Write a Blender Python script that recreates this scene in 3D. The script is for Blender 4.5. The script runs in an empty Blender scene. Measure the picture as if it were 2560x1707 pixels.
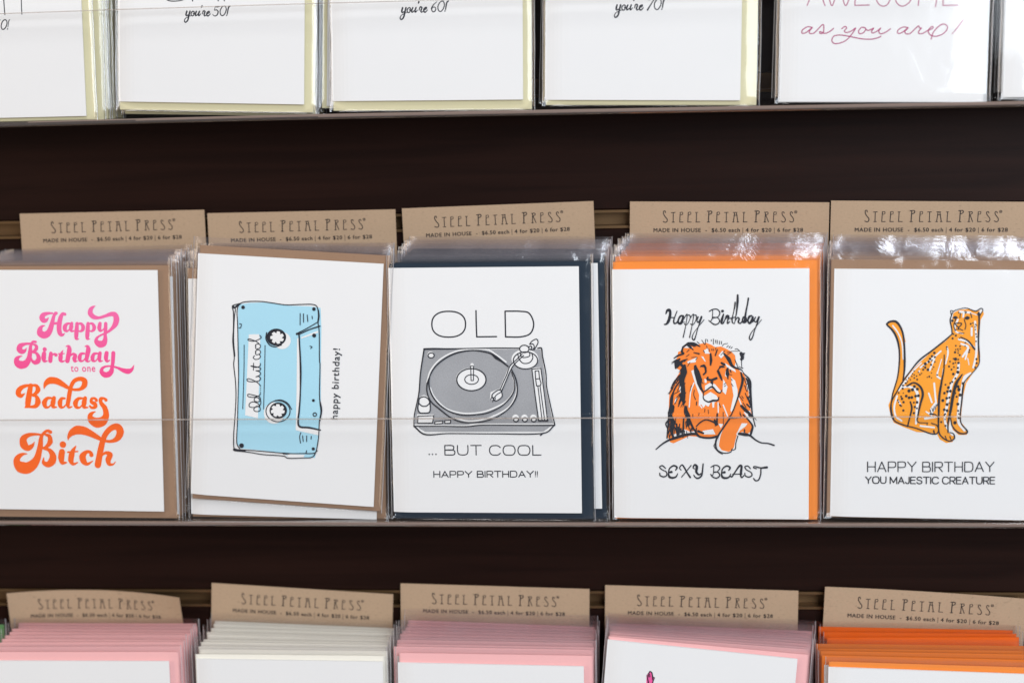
import bpy, math, random
import numpy as np
from mathutils import Vector, Matrix, noise
from mathutils.geometry import tessellate_polygon

S = bpy.context.scene
MM = 0.001
R = math.radians

# ------------------------------------------------------------------ camera
CAM = dict(loc=(112.05, -1069.5, 160.11), yaw=0.110548, pitch=0.156461, roll=0.028376, f=4613.56)
W0, H0 = 2560.0, 1707.0                                   # size of the photograph the tracings were taken from
_y, _p, _r = CAM['yaw'], CAM['pitch'], CAM['roll']
FWD = Vector((-math.sin(_y)*math.cos(_p), math.cos(_y)*math.cos(_p), -math.sin(_p)))
_R0 = Vector((math.cos(_y), math.sin(_y), 0)); _U0 = _R0.cross(FWD)
RGT = _R0*math.cos(_r) - _U0*math.sin(_r); UPV = _U0*math.cos(_r) + _R0*math.sin(_r)
CLOC = Vector(CAM['loc'])
cam = bpy.data.cameras.new('camera'); co = bpy.data.objects.new('camera', cam); S.collection.objects.link(co)
cam.sensor_width = 36; cam.lens = CAM['f']*36/W0
co.matrix_world = Matrix((
    (RGT.x, UPV.x, -FWD.x, CLOC.x*MM), (RGT.y, UPV.y, -FWD.y, CLOC.y*MM), (RGT.z, UPV.z, -FWD.z, CLOC.z*MM), (0, 0, 0, 1)))
cam.clip_start = 0.02; cam.clip_end = 50
cam.dof.use_dof = True; cam.dof.focus_distance = 1.034; cam.dof.aperture_fstop = 4.3; cam.dof.aperture_blades = 9
S.camera = co
S.view_settings.view_transform = 'Standard'; S.view_settings.look = 'None'
S.view_settings.exposure = 0.0; S.view_settings.gamma = 1.0
S.render.engine = 'CYCLES'
S.cycles.use_denoising = True
S.cycles.transparent_max_bounces = 64
S.cycles.max_bounces = 10; S.cycles.diffuse_bounces = 3; S.cycles.glossy_bounces = 4
S.cycles.caustics_reflective = False; S.cycles.caustics_refractive = False

# ------------------------------------------------------------------ light of the shop
wld = bpy.data.worlds.new('World'); S.world = wld; wld.use_nodes = True
wb = wld.node_tree.nodes['Background']; wb.inputs[0].default_value = (0.82, 0.79, 0.83, 1); wb.inputs[1].default_value = 0.25
def area(name, loc, to, sx, sy, power, col):
    l = bpy.data.lights.new(name, 'AREA'); l.shape = 'RECTANGLE'; l.size = sx; l.size_y = sy; l.energy = power; l.color = col
    o = bpy.data.objects.new(name, l); S.collection.objects.link(o); o.location = loc
    o.rotation_euler = (Vector(to)-Vector(loc)).to_track_quat('-Z', 'Y').to_euler(); return o
area('window_light', (1.25, -2.3, 0.75), (0.05, 0, 0), 1.5, 1.3, 63, (0.83, 0.91, 1.0))
area('ceiling_light', (-0.1, -1.1, 1.9), (0, 0, -0.05), 1.3, 0.7, 20, (1.0, 0.98, 0.97))
area('side_light', (-1.9, -1.3, 0.25), (0, 0, 0), 0.8, 1.2, 13, (1.0, 0.80, 0.60))

# ------------------------------------------------------------------ helpers
def ray(x, y):
    return FWD + RGT*((x-W0/2)/CAM['f']) + UPV*((H0/2-y)/CAM['f'])
K = W0/2352.0
def D(x, y): return (x*K, y*K)
def crop(x0, y0, s):
    return lambda x, y: (x0+x/s, y0+y/s)
class Plane:
    """upright plane leaning back by a degrees; passes (0, y0, z0) in mm"""
    def __init__(self, y0, z0, a):
        a = R(a); self.o = Vector((0, y0, z0)); self.u = Vector((0, math.sin(a), math.cos(a))); self.n = Vector((0, -math.cos(a), math.sin(a))); self.a = a
    def hit(self, px):
        d = ray(*px); t = (self.o-CLOC).dot(self.n)/d.dot(self.n); return CLOC+d*t
    def uv(self, px):
        h = self.hit(px)-self.o; return Vector((h.x, h.dot(self.u)))
    def world(self, x, v): return self.o+Vector((x, 0, 0))+self.u*v
    def matrix(self, x, v, ang):                           # frame: X right, Y into the stack, Z up the card
        w = self.world(x, v); rx = Vector((1, 0, 0)); uz = self.u; c, s = math.cos(ang), math.sin(ang)
        X = rx*c+uz*s; Z = uz*c-rx*s; Y = -self.n
        return Matrix(((X.x, Y.x, Z.x, w.x*MM), (X.y, Y.y, Z.y, w.y*MM), (X.z, Y.z, Z.z, w.z*MM), (0, 0, 0, 1)))
class Rect:
    """rectangle on a plane from traced corners (top corners plus bottom corners or a height in mm)"""
    def __init__(self, pl, TL, TR, BL=None, BR=None, h=None, w=None):
        a, b = pl.uv(TL), pl.uv(TR)
        if BL is not None:
            c, d = pl.uv(BL), pl.uv(BR)
            e = (b-a)+(d-c); ang = math.atan2(e.y, e.x); W = ((b-a).length+(d-c).length)/2
            Hh = ((a-c).length+(b-d).length)/2 if h is None else h
            cen = (a+b+c+d)/4
        else:
            e = b-a; ang = math.atan2(e.y, e.x); W = e.length; Hh = h
            cen = (a+b)/2 - Vector((-math.sin(ang), math.cos(ang)))*Hh/2
        if w: W = w
        self.pl, self.ang, self.w, self.h, self.cen = pl, ang, W, Hh, cen
        up = Vector((-math.sin(ang), math.cos(ang)))
        self.base = cen-up*Hh/2
    def matrix(self): return self.pl.matrix(self.base.x, self.base.y, self.ang)

def link(name, data, parent=None):
    o = bpy.data.objects.new(name, data); S.collection.objects.link(o)
    if parent is not None: o.parent = parent
    return o
def tag(o, label=None, cat=None, group=None, kind=None):
    if label: o['label'] = label
    if cat: o['category'] = cat
    if group: o['group'] = group
    if kind: o['kind'] = kind
    return o
def mesh(name, vs, fs, mats, smooth=False, mi=None):
    m = bpy.data.meshes.new(name); m.from_pydata([tuple(v) for v in vs], [], fs); m.update()
    for mt in (mats if isinstance(mats, (list, tuple)) else [mats]): m.materials.append(mt)
    if mi is not None: m.polygons.foreach_set('material_index', mi)
    if smooth: m.polygons.foreach_set('use_smooth', [True]*len(m.polygons))
    return m
def box(x0, x1, y0, y1, z0, z1):
    v = [(x, y, z) for z in (z0, z1) for y in (y0, y1) for x in (x0, x1)]
    f = [(0, 2, 3, 1), (4, 5, 7, 6), (0, 1, 5, 4), (2, 6, 7, 3), (0, 4, 6, 2), (1, 3, 7, 5)]
    return v, f
def profile(pts, x0, x1):
    """closed outline in (y, z) pushed along x"""
    n = len(pts); v = [(x0, p[0], p[1]) for p in pts]+[(x1, p[0], p[1]) for p in pts]
    f = [(i, (i+1) % n, n+(i+1) % n, n+i) for i in range(n)]
    for t in tessellate_polygon([[Vector((p[0], p[1], 0)) for p in pts]]):
        f.append((t[0], t[2], t[1])); f.append((n+t[0], n+t[1], n+t[2]))
    return v, f

# ------------------------------------------------------------------ materials
def newmat(name):
    m = bpy.data.materials.new(name); m.use_nodes = True; nt = m.node_tree; nt.nodes.clear()
    out = nt.nodes.new('ShaderNodeOutputMaterial'); return m, nt, out
def nd(nt, t, **kw):
    n = nt.nodes.new(t)
    for k, v in kw.items(): setattr(n, k, v)
    return n
def paper(name, col, var=0.03, rough=0.75, fibre=0.0, bump=0.08, sc=900, spec=0.25):
    m, nt, out = newmat(name); b = nd(nt, 'ShaderNodeBsdfPrincipled'); nt.links.new(b.outputs[0], out.inputs[0])
    b.inputs['Roughness'].default_value = rough; b.inputs['Specular IOR Level'].default_value = spec
    tc = nd(nt, 'ShaderNodeTexCoord')
    n = nd(nt, 'ShaderNodeTexNoise'); n.inputs['Scale'].default_value = sc; n.inputs['Detail'].default_value = 4
    n2 = nd(nt, 'ShaderNodeTexNoise'); n2.inputs['Scale'].default_value = 28; n2.inputs['Detail'].default_value = 3
    nt.links.new(tc.outputs['Object'], n.inputs['Vector']); nt.links.new(tc.outputs['Object'], n2.inputs['Vector'])
    a = nd(nt, 'ShaderNodeMath', operation='ADD'); nt.links.new(n.outputs['Fac'], a.inputs[0]); nt.links.new(n2.outputs['Fac'], a.inputs[1])
    r = nd(nt, 'ShaderNodeMapRange'); r.inputs[1].default_value = .6; r.inputs[2].default_value = 1.4; r.inputs[3].default_value = 1-var; r.inputs[4].default_value = 1+var
    nt.links.new(a.outputs[0], r.inputs[0])
    mx = nd(nt, 'ShaderNodeVectorMath', operation='SCALE'); mx.inputs[0].default_value = col; nt.links.new(r.outputs[0], mx.inputs['Scale'])
    src = mx.outputs[0]
    if fibre > 0:                                          # darker flecks of recycled pulp
        v = nd(nt, 'ShaderNodeTexNoise'); v.inputs['Scale'].default_value = 420; v.inputs['Detail'].default_value = 2
        mp = nd(nt, 'ShaderNodeMapping'); mp.inputs['Scale'].default_value = (1, 1, 2.6)
        nt.links.new(tc.outputs['Object'], mp.inputs[0]); nt.links.new(mp.outputs[0], v.inputs['Vector'])
        rr = nd(nt, 'ShaderNodeMapRange'); rr.inputs[1].default_value = .60; rr.inputs[2].default_value = .74; rr.inputs[3].default_value = 1; rr.inputs[4].default_value = 1-fibre
        nt.links.new(v.outputs['Fac'], rr.inputs[0])
        m2 = nd(nt, 'ShaderNodeVectorMath', operation='SCALE'); nt.links.new(src, m2.inputs[0]); nt.links.new(rr.outputs[0], m2.inputs['Scale']); src = m2.outputs[0]
    nt.links.new(src, b.inputs['Base Color'])
    bp = nd(nt, 'ShaderNodeBump'); bp.inputs['Strength'].default_value = bump; bp.inputs['Distance'].default_value = 0.0002
    nt.links.new(n.outputs['Fac'], bp.inputs['Height']); nt.links.new(bp.outputs[0], b.inputs['Normal'])
    return m
WHITE = paper('white_card_paper', (0.86, 0.855, 0.84), 0.012)
CREAM = paper('cream_paper', (0.92, 0.88, 0.77), 0.015)
KRAFT = paper('kraft_envelope_paper', (0.33, 0.20, 0.122), 0.06, fibre=.10)
TAGK = paper('kraft_tag_card', (0.535, 0.37, 0.24), 0.07, fibre=.2)
NAVY = paper('navy_envelope_paper', (0.010, 0.024, 0.042), 0.06)
ORANGE = paper('orange_envelope_paper', (0.93, 0.27, 0.04), 0.03)
HOT = paper('bright_orange_envelope_paper', (1.0, 0.155, 0.010), 0.03)
PINK = paper('pink_envelope_paper', (0.95, 0.50, 0.49), 0.03)
SAGE = paper('pale_green_envelope_paper', (0.76, 0.70, 0.44), 0.03)
GREEN = paper('green_envelope_paper', (0.10, 0.26, 0.09), 0.03)
LGREY = paper('light_grey_envelope_paper', (0.70, 0.70, 0.69), 0.02)
SHADEOR = paper('shaded_orange_envelope_paper', (0.80, 0.19, 0.018), 0.03)  # orange paper with the shade behind the film put into its colour
TAN = paper('tan_envelope_paper', (0.55, 0.44, 0.33), 0.03)
INK = paper('black_ink', (0.016, 0.018, 0.026), 0.1, rough=.5)
INKB = paper('brown_black_ink', (0.035, 0.026, 0.024), 0.1, rough=.55)
def ink_grad(name, c0, c1, z0, z1):
    m = paper(name, c0, .03, rough=.5); nt = m.node_tree
    tc = [n for n in nt.nodes if n.type == 'TEX_COORD'][0]; sp = nd(nt, 'ShaderNodeSeparateXYZ'); nt.links.new(tc.outputs['Object'], sp.inputs[0])
    mr = nd(nt, 'ShaderNodeMapRange'); mr.inputs[1].default_value = z0*MM; mr.inputs[2].default_value = z1*MM; nt.links.new(sp.outputs[2], mr.inputs[0])
    mx = nd(nt, 'ShaderNodeMix', data_type='RGBA'); mx.inputs[6].default_value = (*c1, 1); mx.inputs[7].default_value = (*c0, 1)
    nt.links.new(mr.outputs[0], mx.inputs[0]); b = [n for n in nt.nodes if n.type == 'BSDF_PRINCIPLED'][0]
    nt.links.new(mx.outputs[2], b.inputs['Base Color']); return m
INKPINK = ink_grad('pink_ink', (0.95, 0.15, 0.40), (0.95, 0.035, 0.22), 60, 115)
INKOR = paper('orange_ink', (1.0, 0.14, 0.010), .04, rough=.5)
INKLION = paper('lion_orange_ink', (1.0, 0.25, 0.030), .04, rough=.5)
INKCHEE = paper('cheetah_yellow_orange_ink', (0.97, 0.36, 0.02), .04, rough=.5)
INKBLUE = paper('light_blue_ink', (0.42, 0.73, 0.86), .03, rough=.5)
INKGREY = paper('grey_ink', (0.355, 0.36, 0.372), .20, rough=.55, sc=1400)
INKMAG = paper('magenta_ink', (0.42, 0.035, 0.15), .05, rough=.5)
INKHOT = paper('hot_pink_ink', (0.90, 0.11, 0.36), .05, rough=.5)
PAPERW = paper('unprinted_paper_white', (0.86, 0.855, 0.84), 0.012)

def film(name, haze=0.03, gain=1.0, rough=0.07, tint=(0.985, 0.985, 0.985), hz=(0.8, 0.8, 0.86), bump=0.35, bsc=14, basef=0.0):
    m, nt, out = newmat(name)
    tr = nd(nt, 'ShaderNodeBsdfTransparent'); tr.inputs[0].default_value = (*tint, 1)
    gl = nd(nt, 'ShaderNodeBsdfGlossy'); gl.inputs['Roughness'].default_value = rough
    df = nd(nt, 'ShaderNodeBsdfDiffuse'); df.inputs[0].default_value = (*hz, 1)
    lw = nd(nt, 'ShaderNodeLayerWeight'); lw.inputs[0].default_value = .5
    pw = nd(nt, 'ShaderNodeMath', operation='POWER'); pw.inputs[1].default_value = 4.5; nt.links.new(lw.outputs['Facing'], pw.inputs[0])
    mu = nd(nt, 'ShaderNodeMath', operation='MULTIPLY_ADD'); mu.inputs[1].default_value = .58*min(gain, 1.2); mu.inputs[2].default_value = .062*gain+basef; mu.use_clamp = True
    nt.links.new(pw.outputs[0], mu.inputs[0])
    m1 = nd(nt, 'ShaderNodeMixShader'); m1.inputs[0].default_value = haze
    nt.links.new(tr.outputs[0], m1.inputs[1]); nt.links.new(df.outputs[0], m1.inputs[2])
    m2 = nd(nt, 'ShaderNodeMixShader'); nt.links.new(mu.outputs[0], m2.inputs[0]); nt.links.new(m1.outputs[0], m2.inputs[1]); nt.links.new(gl.outputs[0], m2.inputs[2])
    nt.links.new(m2.outputs[0], out.inputs[0])
    if bump:
        tc = nd(nt, 'ShaderNodeTexCoord'); n = nd(nt, 'ShaderNodeTexNoise'); n.inputs['Scale'].default_value = bsc; n.inputs['Detail'].default_value = 3; n.inputs['Distortion'].default_value = 1.2
        nt.links.new(tc.outputs['Object'], n.inputs['Vector'])
        bp = nd(nt, 'ShaderNodeBump'); bp.inputs['Strength'].default_value = bump; bp.inputs['Distance'].default_value = 0.004
        nt.links.new(n.outputs['Fac'], bp.inputs['Height']); nt.links.new(bp.outputs[0], gl.inputs['Normal'])
    return m
CELLO = film('clear_sleeve_film', haze=0.0, gain=0.85, rough=0.10, tint=(.995, .992, .992), bsc=22, bump=.10)
CRIMP = film('sleeve_flap_film', haze=.009, gain=1.25, rough=0.16, tint=(.995, .99, .994), hz=(.82, .76, .82), bsc=40, bump=.36)
SEAM = film('sleeve_seam_film', haze=0.42, gain=1.6, rough=0.16, hz=(.94, .93, .96), bump=.1, bsc=120, basef=.10)
ACRY = film('clear_acrylic', haze=0.0, gain=0.2, rough=0.04, tint=(0.999, 0.999, 0.999), bump=0.0)
ACRYE = film('acrylic_polished_edge', haze=0.22, gain=1.3, rough=0.2, tint=(0.92, 0.89, 0.86), hz=(.80, .68, .60), bump=0.0, basef=.12)
ACRYB = film('acrylic_folded_edge', haze=0.30, gain=.8, rough=0.05, tint=(0.66, 0.60, 0.55), hz=(.19, .15, .125), bump=0.0, basef=.16)
ACRYL = film('acrylic_bend_painted_reflection', haze=0.45, gain=.8, rough=0.05, tint=(0.80, 0.70, 0.64), hz=(.56, .41, .34), bump=0.0, basef=.08)  # pinkish tan paints the reflected streak into the bend's colour

def laminate():
    m, nt, out = newmat('dark_wood_laminate'); b = nd(nt, 'ShaderNodeBsdfPrincipled'); nt.links.new(b.outputs[0], out.inputs[0])
    tc = nd(nt, 'ShaderNodeTexCoord'); mp = nd(nt, 'ShaderNodeMapping'); mp.inputs['Scale'].default_value = (2.2, 1, 46)
    nt.links.new(tc.outputs['Object'], mp.inputs[0]); n = nd(nt, 'ShaderNodeTexNoise'); n.inputs['Scale'].default_value = 2.4; n.inputs['Detail'].default_value = 8; n.inputs['Distortion'].default_value = .8
    nt.links.new(mp.outputs[0], n.inputs['Vector'])
    cr = nd(nt, 'ShaderNodeValToRGB'); e = cr.color_ramp.elements; e[0].position = .32; e[0].color = (0.0125, 0.0048, 0.0033, 1); e[1].position = .72; e[1].color = (0.0225, 0.0086, 0.0058, 1)
    nt.links.new(n.outputs['Fac'], cr.inputs[0]); nt.links.new(cr.outputs[0], b.inputs['Base Color'])
    b.inputs['Roughness'].default_value = .42; b.inputs['Specular IOR Level'].default_value = .09
    bp = nd(nt, 'ShaderNodeBump'); bp.inputs['Strength'].default_value = .12; bp.inputs['Distance'].default_value = .0003
    nt.links.new(n.outputs['Fac'], bp.inputs['Height']); nt.links.new(bp.outputs[0], b.inputs['Normal']); return m
LAM = laminate()
def metal(name, col, rough):
    m, nt, out = newmat(name); b = nd(nt, 'ShaderNodeBsdfPrincipled'); nt.links.new(b.outputs[0], out.inputs[0])
    b.inputs['Base Color'].default_value = (*col, 1); b.inputs['Metallic'].default_value = .7; b.inputs['Roughness'].default_value = rough
    tc = nd(nt, 'ShaderNodeTexCoord'); mp = nd(nt, 'ShaderNodeMapping'); mp.inputs['Scale'].default_value = (6, 200, 900); n = nd(nt, 'ShaderNodeTexNoise'); n.inputs['Scale'].default_value = 1.5
    nt.links.new(tc.outputs['Object'], mp.inputs[0]); nt.links.new(mp.outputs[0], n.inputs['Vector'])
    mr = nd(nt, 'ShaderNodeMapRange'); mr.inputs[3].default_value = rough-.08; mr.inputs[4].default_value = rough+.12
    nt.links.new(n.outputs['Fac'], mr.inputs[0]); nt.links.new(mr.outputs[0], b.inputs['Roughness']); return m
BRONZE = metal('bronze_insert_metal', (0.19, 0.11, 0.05), .38)

# ------------------------------------------------------------------ slat wall
PITCH = 76.2; GAP = 10.6; ZS = 66.9
wall = tag(link('wall', None), kind='structure', label='dark brown wood laminate slat wall with bronze lined grooves')
bv = .9
ztop = ZS+4*PITCH
sl_h = PITCH-GAP
pr = [(0+bv, 0), (0, bv), (0, sl_h-bv), (0+bv, sl_h), (17, sl_h), (17, 0)]
v, f = profile([(a*MM, b*MM) for a, b in pr], -.75, .75); slat_me = mesh('slat', v, f, LAM)
t = .9
ins = [(-.35, 0), (-.35, 1.5), (t, 1.5), (t, t+.6), (9, t+.6), (9, GAP-t-.6), (t, GAP-t-.6), (t, GAP-1.5), (-.35, GAP-1.5), (-.35, GAP), (9.9, GAP), (9.9, 0)]
v, f = profile([(a*MM, b*MM) for a, b in ins], -.75, .75); ins_me = mesh('groove_insert', v, f, BRONZE)
for i in range(10):
    zg = ztop-i*PITCH                                     # top edge of groove i
    o = link('groove_insert', ins_me, wall); o.location = (0, 0, (zg-GAP)*MM)
    o = link('slat', slat_me, wall); o.location = (0, .0, (zg-PITCH)*MM)
    o.scale = (1, 1, 1); 

# ------------------------------------------------------------------ acrylic shelves
L = 64.4
SH = {}
def shelf(key, zc, label, tilt=0.0, sag=0.0):
    root = link('acrylic_shelf', None); tag(root, label, 'shelf', 'clear acrylic card shelves on the slat wall')
    root.location = (0, 0, zc*MM); root.rotation_euler = (0, tilt, 0)
    X0, X1 = -.62, .62
    n = 60
    def bent(v, f, name, mat):
        vv = []
        for p in v: vv.append(p)
        return mesh(name, vv, f, mat)
    def strip(name, pts, mat):
        v = []; f = []; m = len(pts)
        for i in range(n+1):
            x = X0+(X1-X0)*i/n; dz = -sag*max(0, (-x-.02)/.30)**2*MM if sag else 0
            for a, b in pts: v.append((x, a*MM, b*MM+dz))
        for i in range(n):
            for j in range(m): f.append((i*m+j, i*m+(j+1) % m, (i+1)*m+(j+1) % m, (i+1)*m+j))
        f.append(tuple(range(m))[::-1]); f.append(tuple(n*m+j for j in range(m)))
        o = link(name, mesh(name, v, f, mat), root); return o
    T = 2.6; r = 3.1
    arc = [(-L+r-r*math.sin(a), r-r*math.cos(a)) for a in [i*math.pi/2/8 for i in range(9)]]
    arci = [(-L+r-(r-T)*math.sin(a), r-(r-T)*math.cos(a)) for a in [i*math.pi/2/8 for i in range(9)]]
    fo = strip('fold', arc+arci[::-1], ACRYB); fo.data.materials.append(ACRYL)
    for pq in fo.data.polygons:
        if pq.center.z > 1.5*MM and abs(pq.center.y) > (L-2.2)*MM: pq.material_index = 1  # upper bend faces carry the painted reflection
    strip('base', [(-L+r+.02, 0), (-.8, 0), (-.8, T), (-L+r+.02, T)], ACRYB)
    strip('front_lip', [(-L, r+.02), (-L+1.7, r+.02), (-L+1.7, 62.7), (-L, 62.7)], ACRY)
    strip('lip_edge', [(-L+.05, 62.72), (-L+1.65, 62.72), (-L+1.65, 63.05), (-L+1.3, 63.25), (-L+.4, 63.25), (-L+.05, 63.05)], ACRYE)
    strip('back_panel', [(-3.0, T+.02), (-.8, T+.02), (-.8, 56), (-3.0, 56)], ACRY)
    SH[key] = zc+T
    return root
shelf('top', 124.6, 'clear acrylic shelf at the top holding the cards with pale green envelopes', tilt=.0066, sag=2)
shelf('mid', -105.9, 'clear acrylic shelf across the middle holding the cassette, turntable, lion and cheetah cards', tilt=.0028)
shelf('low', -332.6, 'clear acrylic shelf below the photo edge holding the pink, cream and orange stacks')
# ------------------------------------------------------------------ flat print: strokes, filled shapes, words
def cr_sample(pts, closed, step):
    P = np.array(pts, float); n = len(P)
    if n < 3 and not closed:
        m = max(2, int(np.linalg.norm(P[-1, :2]-P[0, :2])/step)+1); t = np.linspace(0, 1, m)[:, None]
        return P[0]*(1-t)+P[-1]*t
    out = []; segs = n if closed else n-1
    for i in range(segs):
        g = (lambda k: P[k % n]) if closed else (lambda k: P[min(max(k, 0), n-1)])
        p0, p1, p2, p3 = g(i-1), g(i), g(i+1), g(i+2)
        d01 = max(np.linalg.norm(p1[:2]-p0[:2]), 1e-6)**.5; d12 = max(np.linalg.norm(p2[:2]-p1[:2]), 1e-6)**.5; d23 = max(np.linalg.norm(p3[:2]-p2[:2]), 1e-6)**.5
        m1 = (p2-p0)/(d01+d12)*d12 if d01 > 1e-3 else (p2-p1)
        m2 = (p3-p1)/(d12+d23)*d12 if d23 > 1e-3 else (p2-p1)
        mm = max(2, min(14, int(np.linalg.norm(p2[:2]-p1[:2])/step)+1))
        for j in range(mm):
            t = j/mm; t2 = t*t; t3 = t2*t
            q = (2*t3-3*t2+1)*p1+(t3-2*t2+t)*m1+(-2*t3+3*t2)*p2+(t3-t2)*m2
            if len(q) > 2: q[2] = p1[2]*(1-t)+p2[2]*t
            out.append(q)
    if not closed: out.append(P[-1])
    return np.array(out)
class Print:
    """collects flat inked shapes in card coordinates (mm: x right, z up); y is a hair in front of the paper"""
    def __init__(self, rect, C=None, lift=0.05):
        self.r = rect; self.C = C or (lambda x, y: (x, y)); self.v = []; self.f = []; self.k = 0; self.lift = lift
        up = Vector((-math.sin(rect.ang), math.cos(rect.ang))) if rect else None; self.up = up
        self.rt = Vector((math.cos(rect.ang), math.sin(rect.ang))) if rect else None
    def loc(self, x, y):
        q = self.r.pl.uv(self.C(x, y))-self.r.base; return (q.dot(self.rt), q.dot(self.up))
    def scale(self, x, y):
        a = self.loc(x, y); b = self.loc(x+10, y); return math.hypot(b[0]-a[0], b[1]-a[1])/10
    def stroke(self, pts, w=None, closed=False, step=None, smooth=True):
        if isinstance(pts, str): pts = parse(pts)
        q = []
        for p in pts:
            a = self.loc(p[0], p[1]); ww = (p[2] if len(p) > 2 else w); q.append((a[0], a[1], ww))
        sc = self.scale(pts[0][0], pts[0][1]); q = [(a, b, c*sc) for a, b, c in q]
        self._rib(q, closed, smooth)
    def _rib(self, q, closed, smooth=True):
        if smooth: P = cr_sample(q, closed, .45)
        else: P = np.array(q, float)
        keep = [0]
        for i in range(1, len(P)):
            if np.linalg.norm(P[i, :2]-P[keep[-1], :2]) > .02: keep.append(i)
        P = P[keep]; n = len(P)
        if n < 2: return
        self.k += 1; y0 = -self.lift-(self.k % 9)*.012
        b = len(self.v)
        T = np.zeros((n, 2))
        for i in range(n):
            a = P[(i-1) % n] if closed else P[max(i-1, 0)]; c = P[(i+1) % n] if closed else P[min(i+1, n-1)]
            t = c[:2]-a[:2]; T[i] = t/max(np.linalg.norm(t), 1e-9)
        for i in range(n):
            nx, nz = -T[i, 1], T[i, 0]; h = P[i, 2]/2; y = y0-i*.0004
            self.v.append((P[i, 0]+nx*h, y, P[i, 1]+nz*h)); self.v.append((P[i, 0]-nx*h, y, P[i, 1]-nz*h))
        for i in range(n if closed else n-1):
            j = (i+1) % n; self.f.append((b+2*i, b+2*j, b+2*j+1, b+2*i+1))
        if not closed:
            for i, sg in ((0, -1), (n-1, 1)):
                h = P[i, 2]/2
                if h < .04: continue
                c0 = len(self.v); y = y0-i*.0004-.0002*sg; a0 = math.atan2(T[i, 1], T[i, 0]); m = 6
                pts = [(P[i, 0]+h*math.cos(a0+sg*(-math.pi/2)+sg*math.pi*j/m*1.0 if sg > 0 else a0+math.pi/2+math.pi*j/m), y, P[i, 1]+h*math.sin(a0+sg*(-math.pi/2)+sg*math.pi*j/m if sg > 0 else a0+math.pi/2+math.pi*j/m)) for j in range(m+1)]
                self.v += pts; self.f.append(tuple(range(c0, c0+m+1)))
    def dot(self, x, y, w, w2=None):
        a = self.loc(x, y); s = self.scale(x, y); rx = w*s/2; rz = (w2 or w)*s/2; self.k += 1; y0 = -self.lift-(self.k % 9)*.012; c = len(self.v); m = 14
        self.v += [(a[0]+rx*math.cos(2*math.pi*j/m), y0, a[1]+rz*math.sin(2*math.pi*j/m)) for j in range(m)]; self.f.append(tuple(range(c, c+m)))
    def ring(self, cx, cy, rx, ry, w, n=2.0, m=20, rot=0):
        pts = []
        for j in range(m):
            t = 2*math.pi*j/m; c, s = math.cos(t), math.sin(t)
            x = rx*math.copysign(abs(c)**(2/n), c); y = ry*math.copysign(abs(s)**(2/n), s)
            pts.append((cx+x*math.cos(rot)-y*math.sin(rot), cy+x*math.sin(rot)+y*math.cos(rot)))
        self.stroke(pts, w, True)
    def fill(self, pts, smooth=False):
        if isinstance(pts, str): pts = parse(pts)
        q = [self.loc(p[0], p[1]) for p in pts]
        if smooth: q = [tuple(a[:2]) for a in cr_sample([(a, b, 0) for a, b in q], True, .8)]
        self.k += 1; y0 = -self.lift-(self.k % 9)*.012; c = len(self.v)
        self.v += [(a, y0, b) for a, b in q]
        for t in tessellate_polygon([[Vector((a, b, 0)) for a, b in q]]): self.f.append(tuple(c+i for i in t))
    def ell(self, cx, cy, rx, ry): self.fill([(cx+rx*math.cos(2*math.pi*j/24), cy+ry*math.sin(2*math.pi*j/24)) for j in range(24)])
    def words(self, s, p0, p1, cap, heavy=0.0, word=1.0):
        """sans lettering from Blender's own font: p0 to p1 is the baseline, cap the height of the capitals (tracing units)"""
        c = bpy.data.curves.new('t', 'FONT'); c.body = s; c.space_character = 1.12; c.space_word = word; c.offset = heavy; c.resolution_u = 3
        o = bpy.data.objects.new('t', c); S.collection.objects.link(o)
        dg = bpy.context.evaluated_depsgraph_get(); me = bpy.data.meshes.new_from_object(o.evaluated_get(dg))
        V = np.array([v.co[:] for v in me.vertices]); F = [tuple(p.vertices) for p in me.polygons]
        c2 = bpy.data.curves.new('t2', 'FONT'); c2.body = 'H'; o2 = bpy.data.objects.new('t2', c2); S.collection.objects.link(o2)
        dg = bpy.context.evaluated_depsgraph_get(); m2 = bpy.data.meshes.new_from_object(o2.evaluated_get(dg)); ch = max(v.co.y for v in m2.vertices)
        for ob, d in ((o, c), (o2, c2)): bpy.data.objects.remove(ob); bpy.data.curves.remove(d)
        bpy.data.meshes.remove(me); bpy.data.meshes.remove(m2)
        a = Vector(self.loc(*p0)); b = Vector(self.loc(*p1)); d = b-a; ln = d.length; d.normalize(); nrm = Vector((-d.y, d.x))
        x0, x1 = V[:, 0].min(), V[:, 0].max(); k = self.scale(*p0); self.k += 1; y0 = -self.lift-(self.k % 9)*.012; q = len(self.v)
        for x, y, _z in V:
            w = a+d*((x-x0)/(x1-x0)*ln)+nrm*(y/ch*cap*k); self.v.append((w.x, y0, w.y))
        self.f += [tuple(q+i for i in g) for g in F]
    def line(self, s, p0, p1, cap, w, gap=.28):
        """single-stroke capitals"""
        tot = 0; lay = []
        for ch in s:
            if ch == ' ': tot += .62; continue
            g = GL[ch]; lay.append((tot, g)); tot += g[0]+gap
        tot -= gap
        a = Vector(self.loc(*p0)); b = Vector(self.loc(*p1)); d = b-a; ln = d.length; d.normalize(); nr = Vector((-d.y, d.x)); k = self.scale(*p0)
        for x0, g in lay:
            for st in g[1:]:
                cl = st[0] == 'c'; pp = st[1:] if cl or st[0] == 's' else st; sm = cl or st[0] == 's'
                q = []
                for x, y in pp:
                    wv = a+d*((x0+x*g[0])/tot*ln)+nr*((1-y)*cap*k); q.append((wv.x, wv.y, w*k))
                self._rib(q, cl, sm) if sm else [self._rib([q[i], q[i+1]], False) for i in range(len(q)-1)]
    def build(self, name, mat, parent):
        me = mesh(name, [(a*MM, b*MM, c*MM) for a, b, c in self.v], self.f, mat); o = link(name, me, parent); return o
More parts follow.
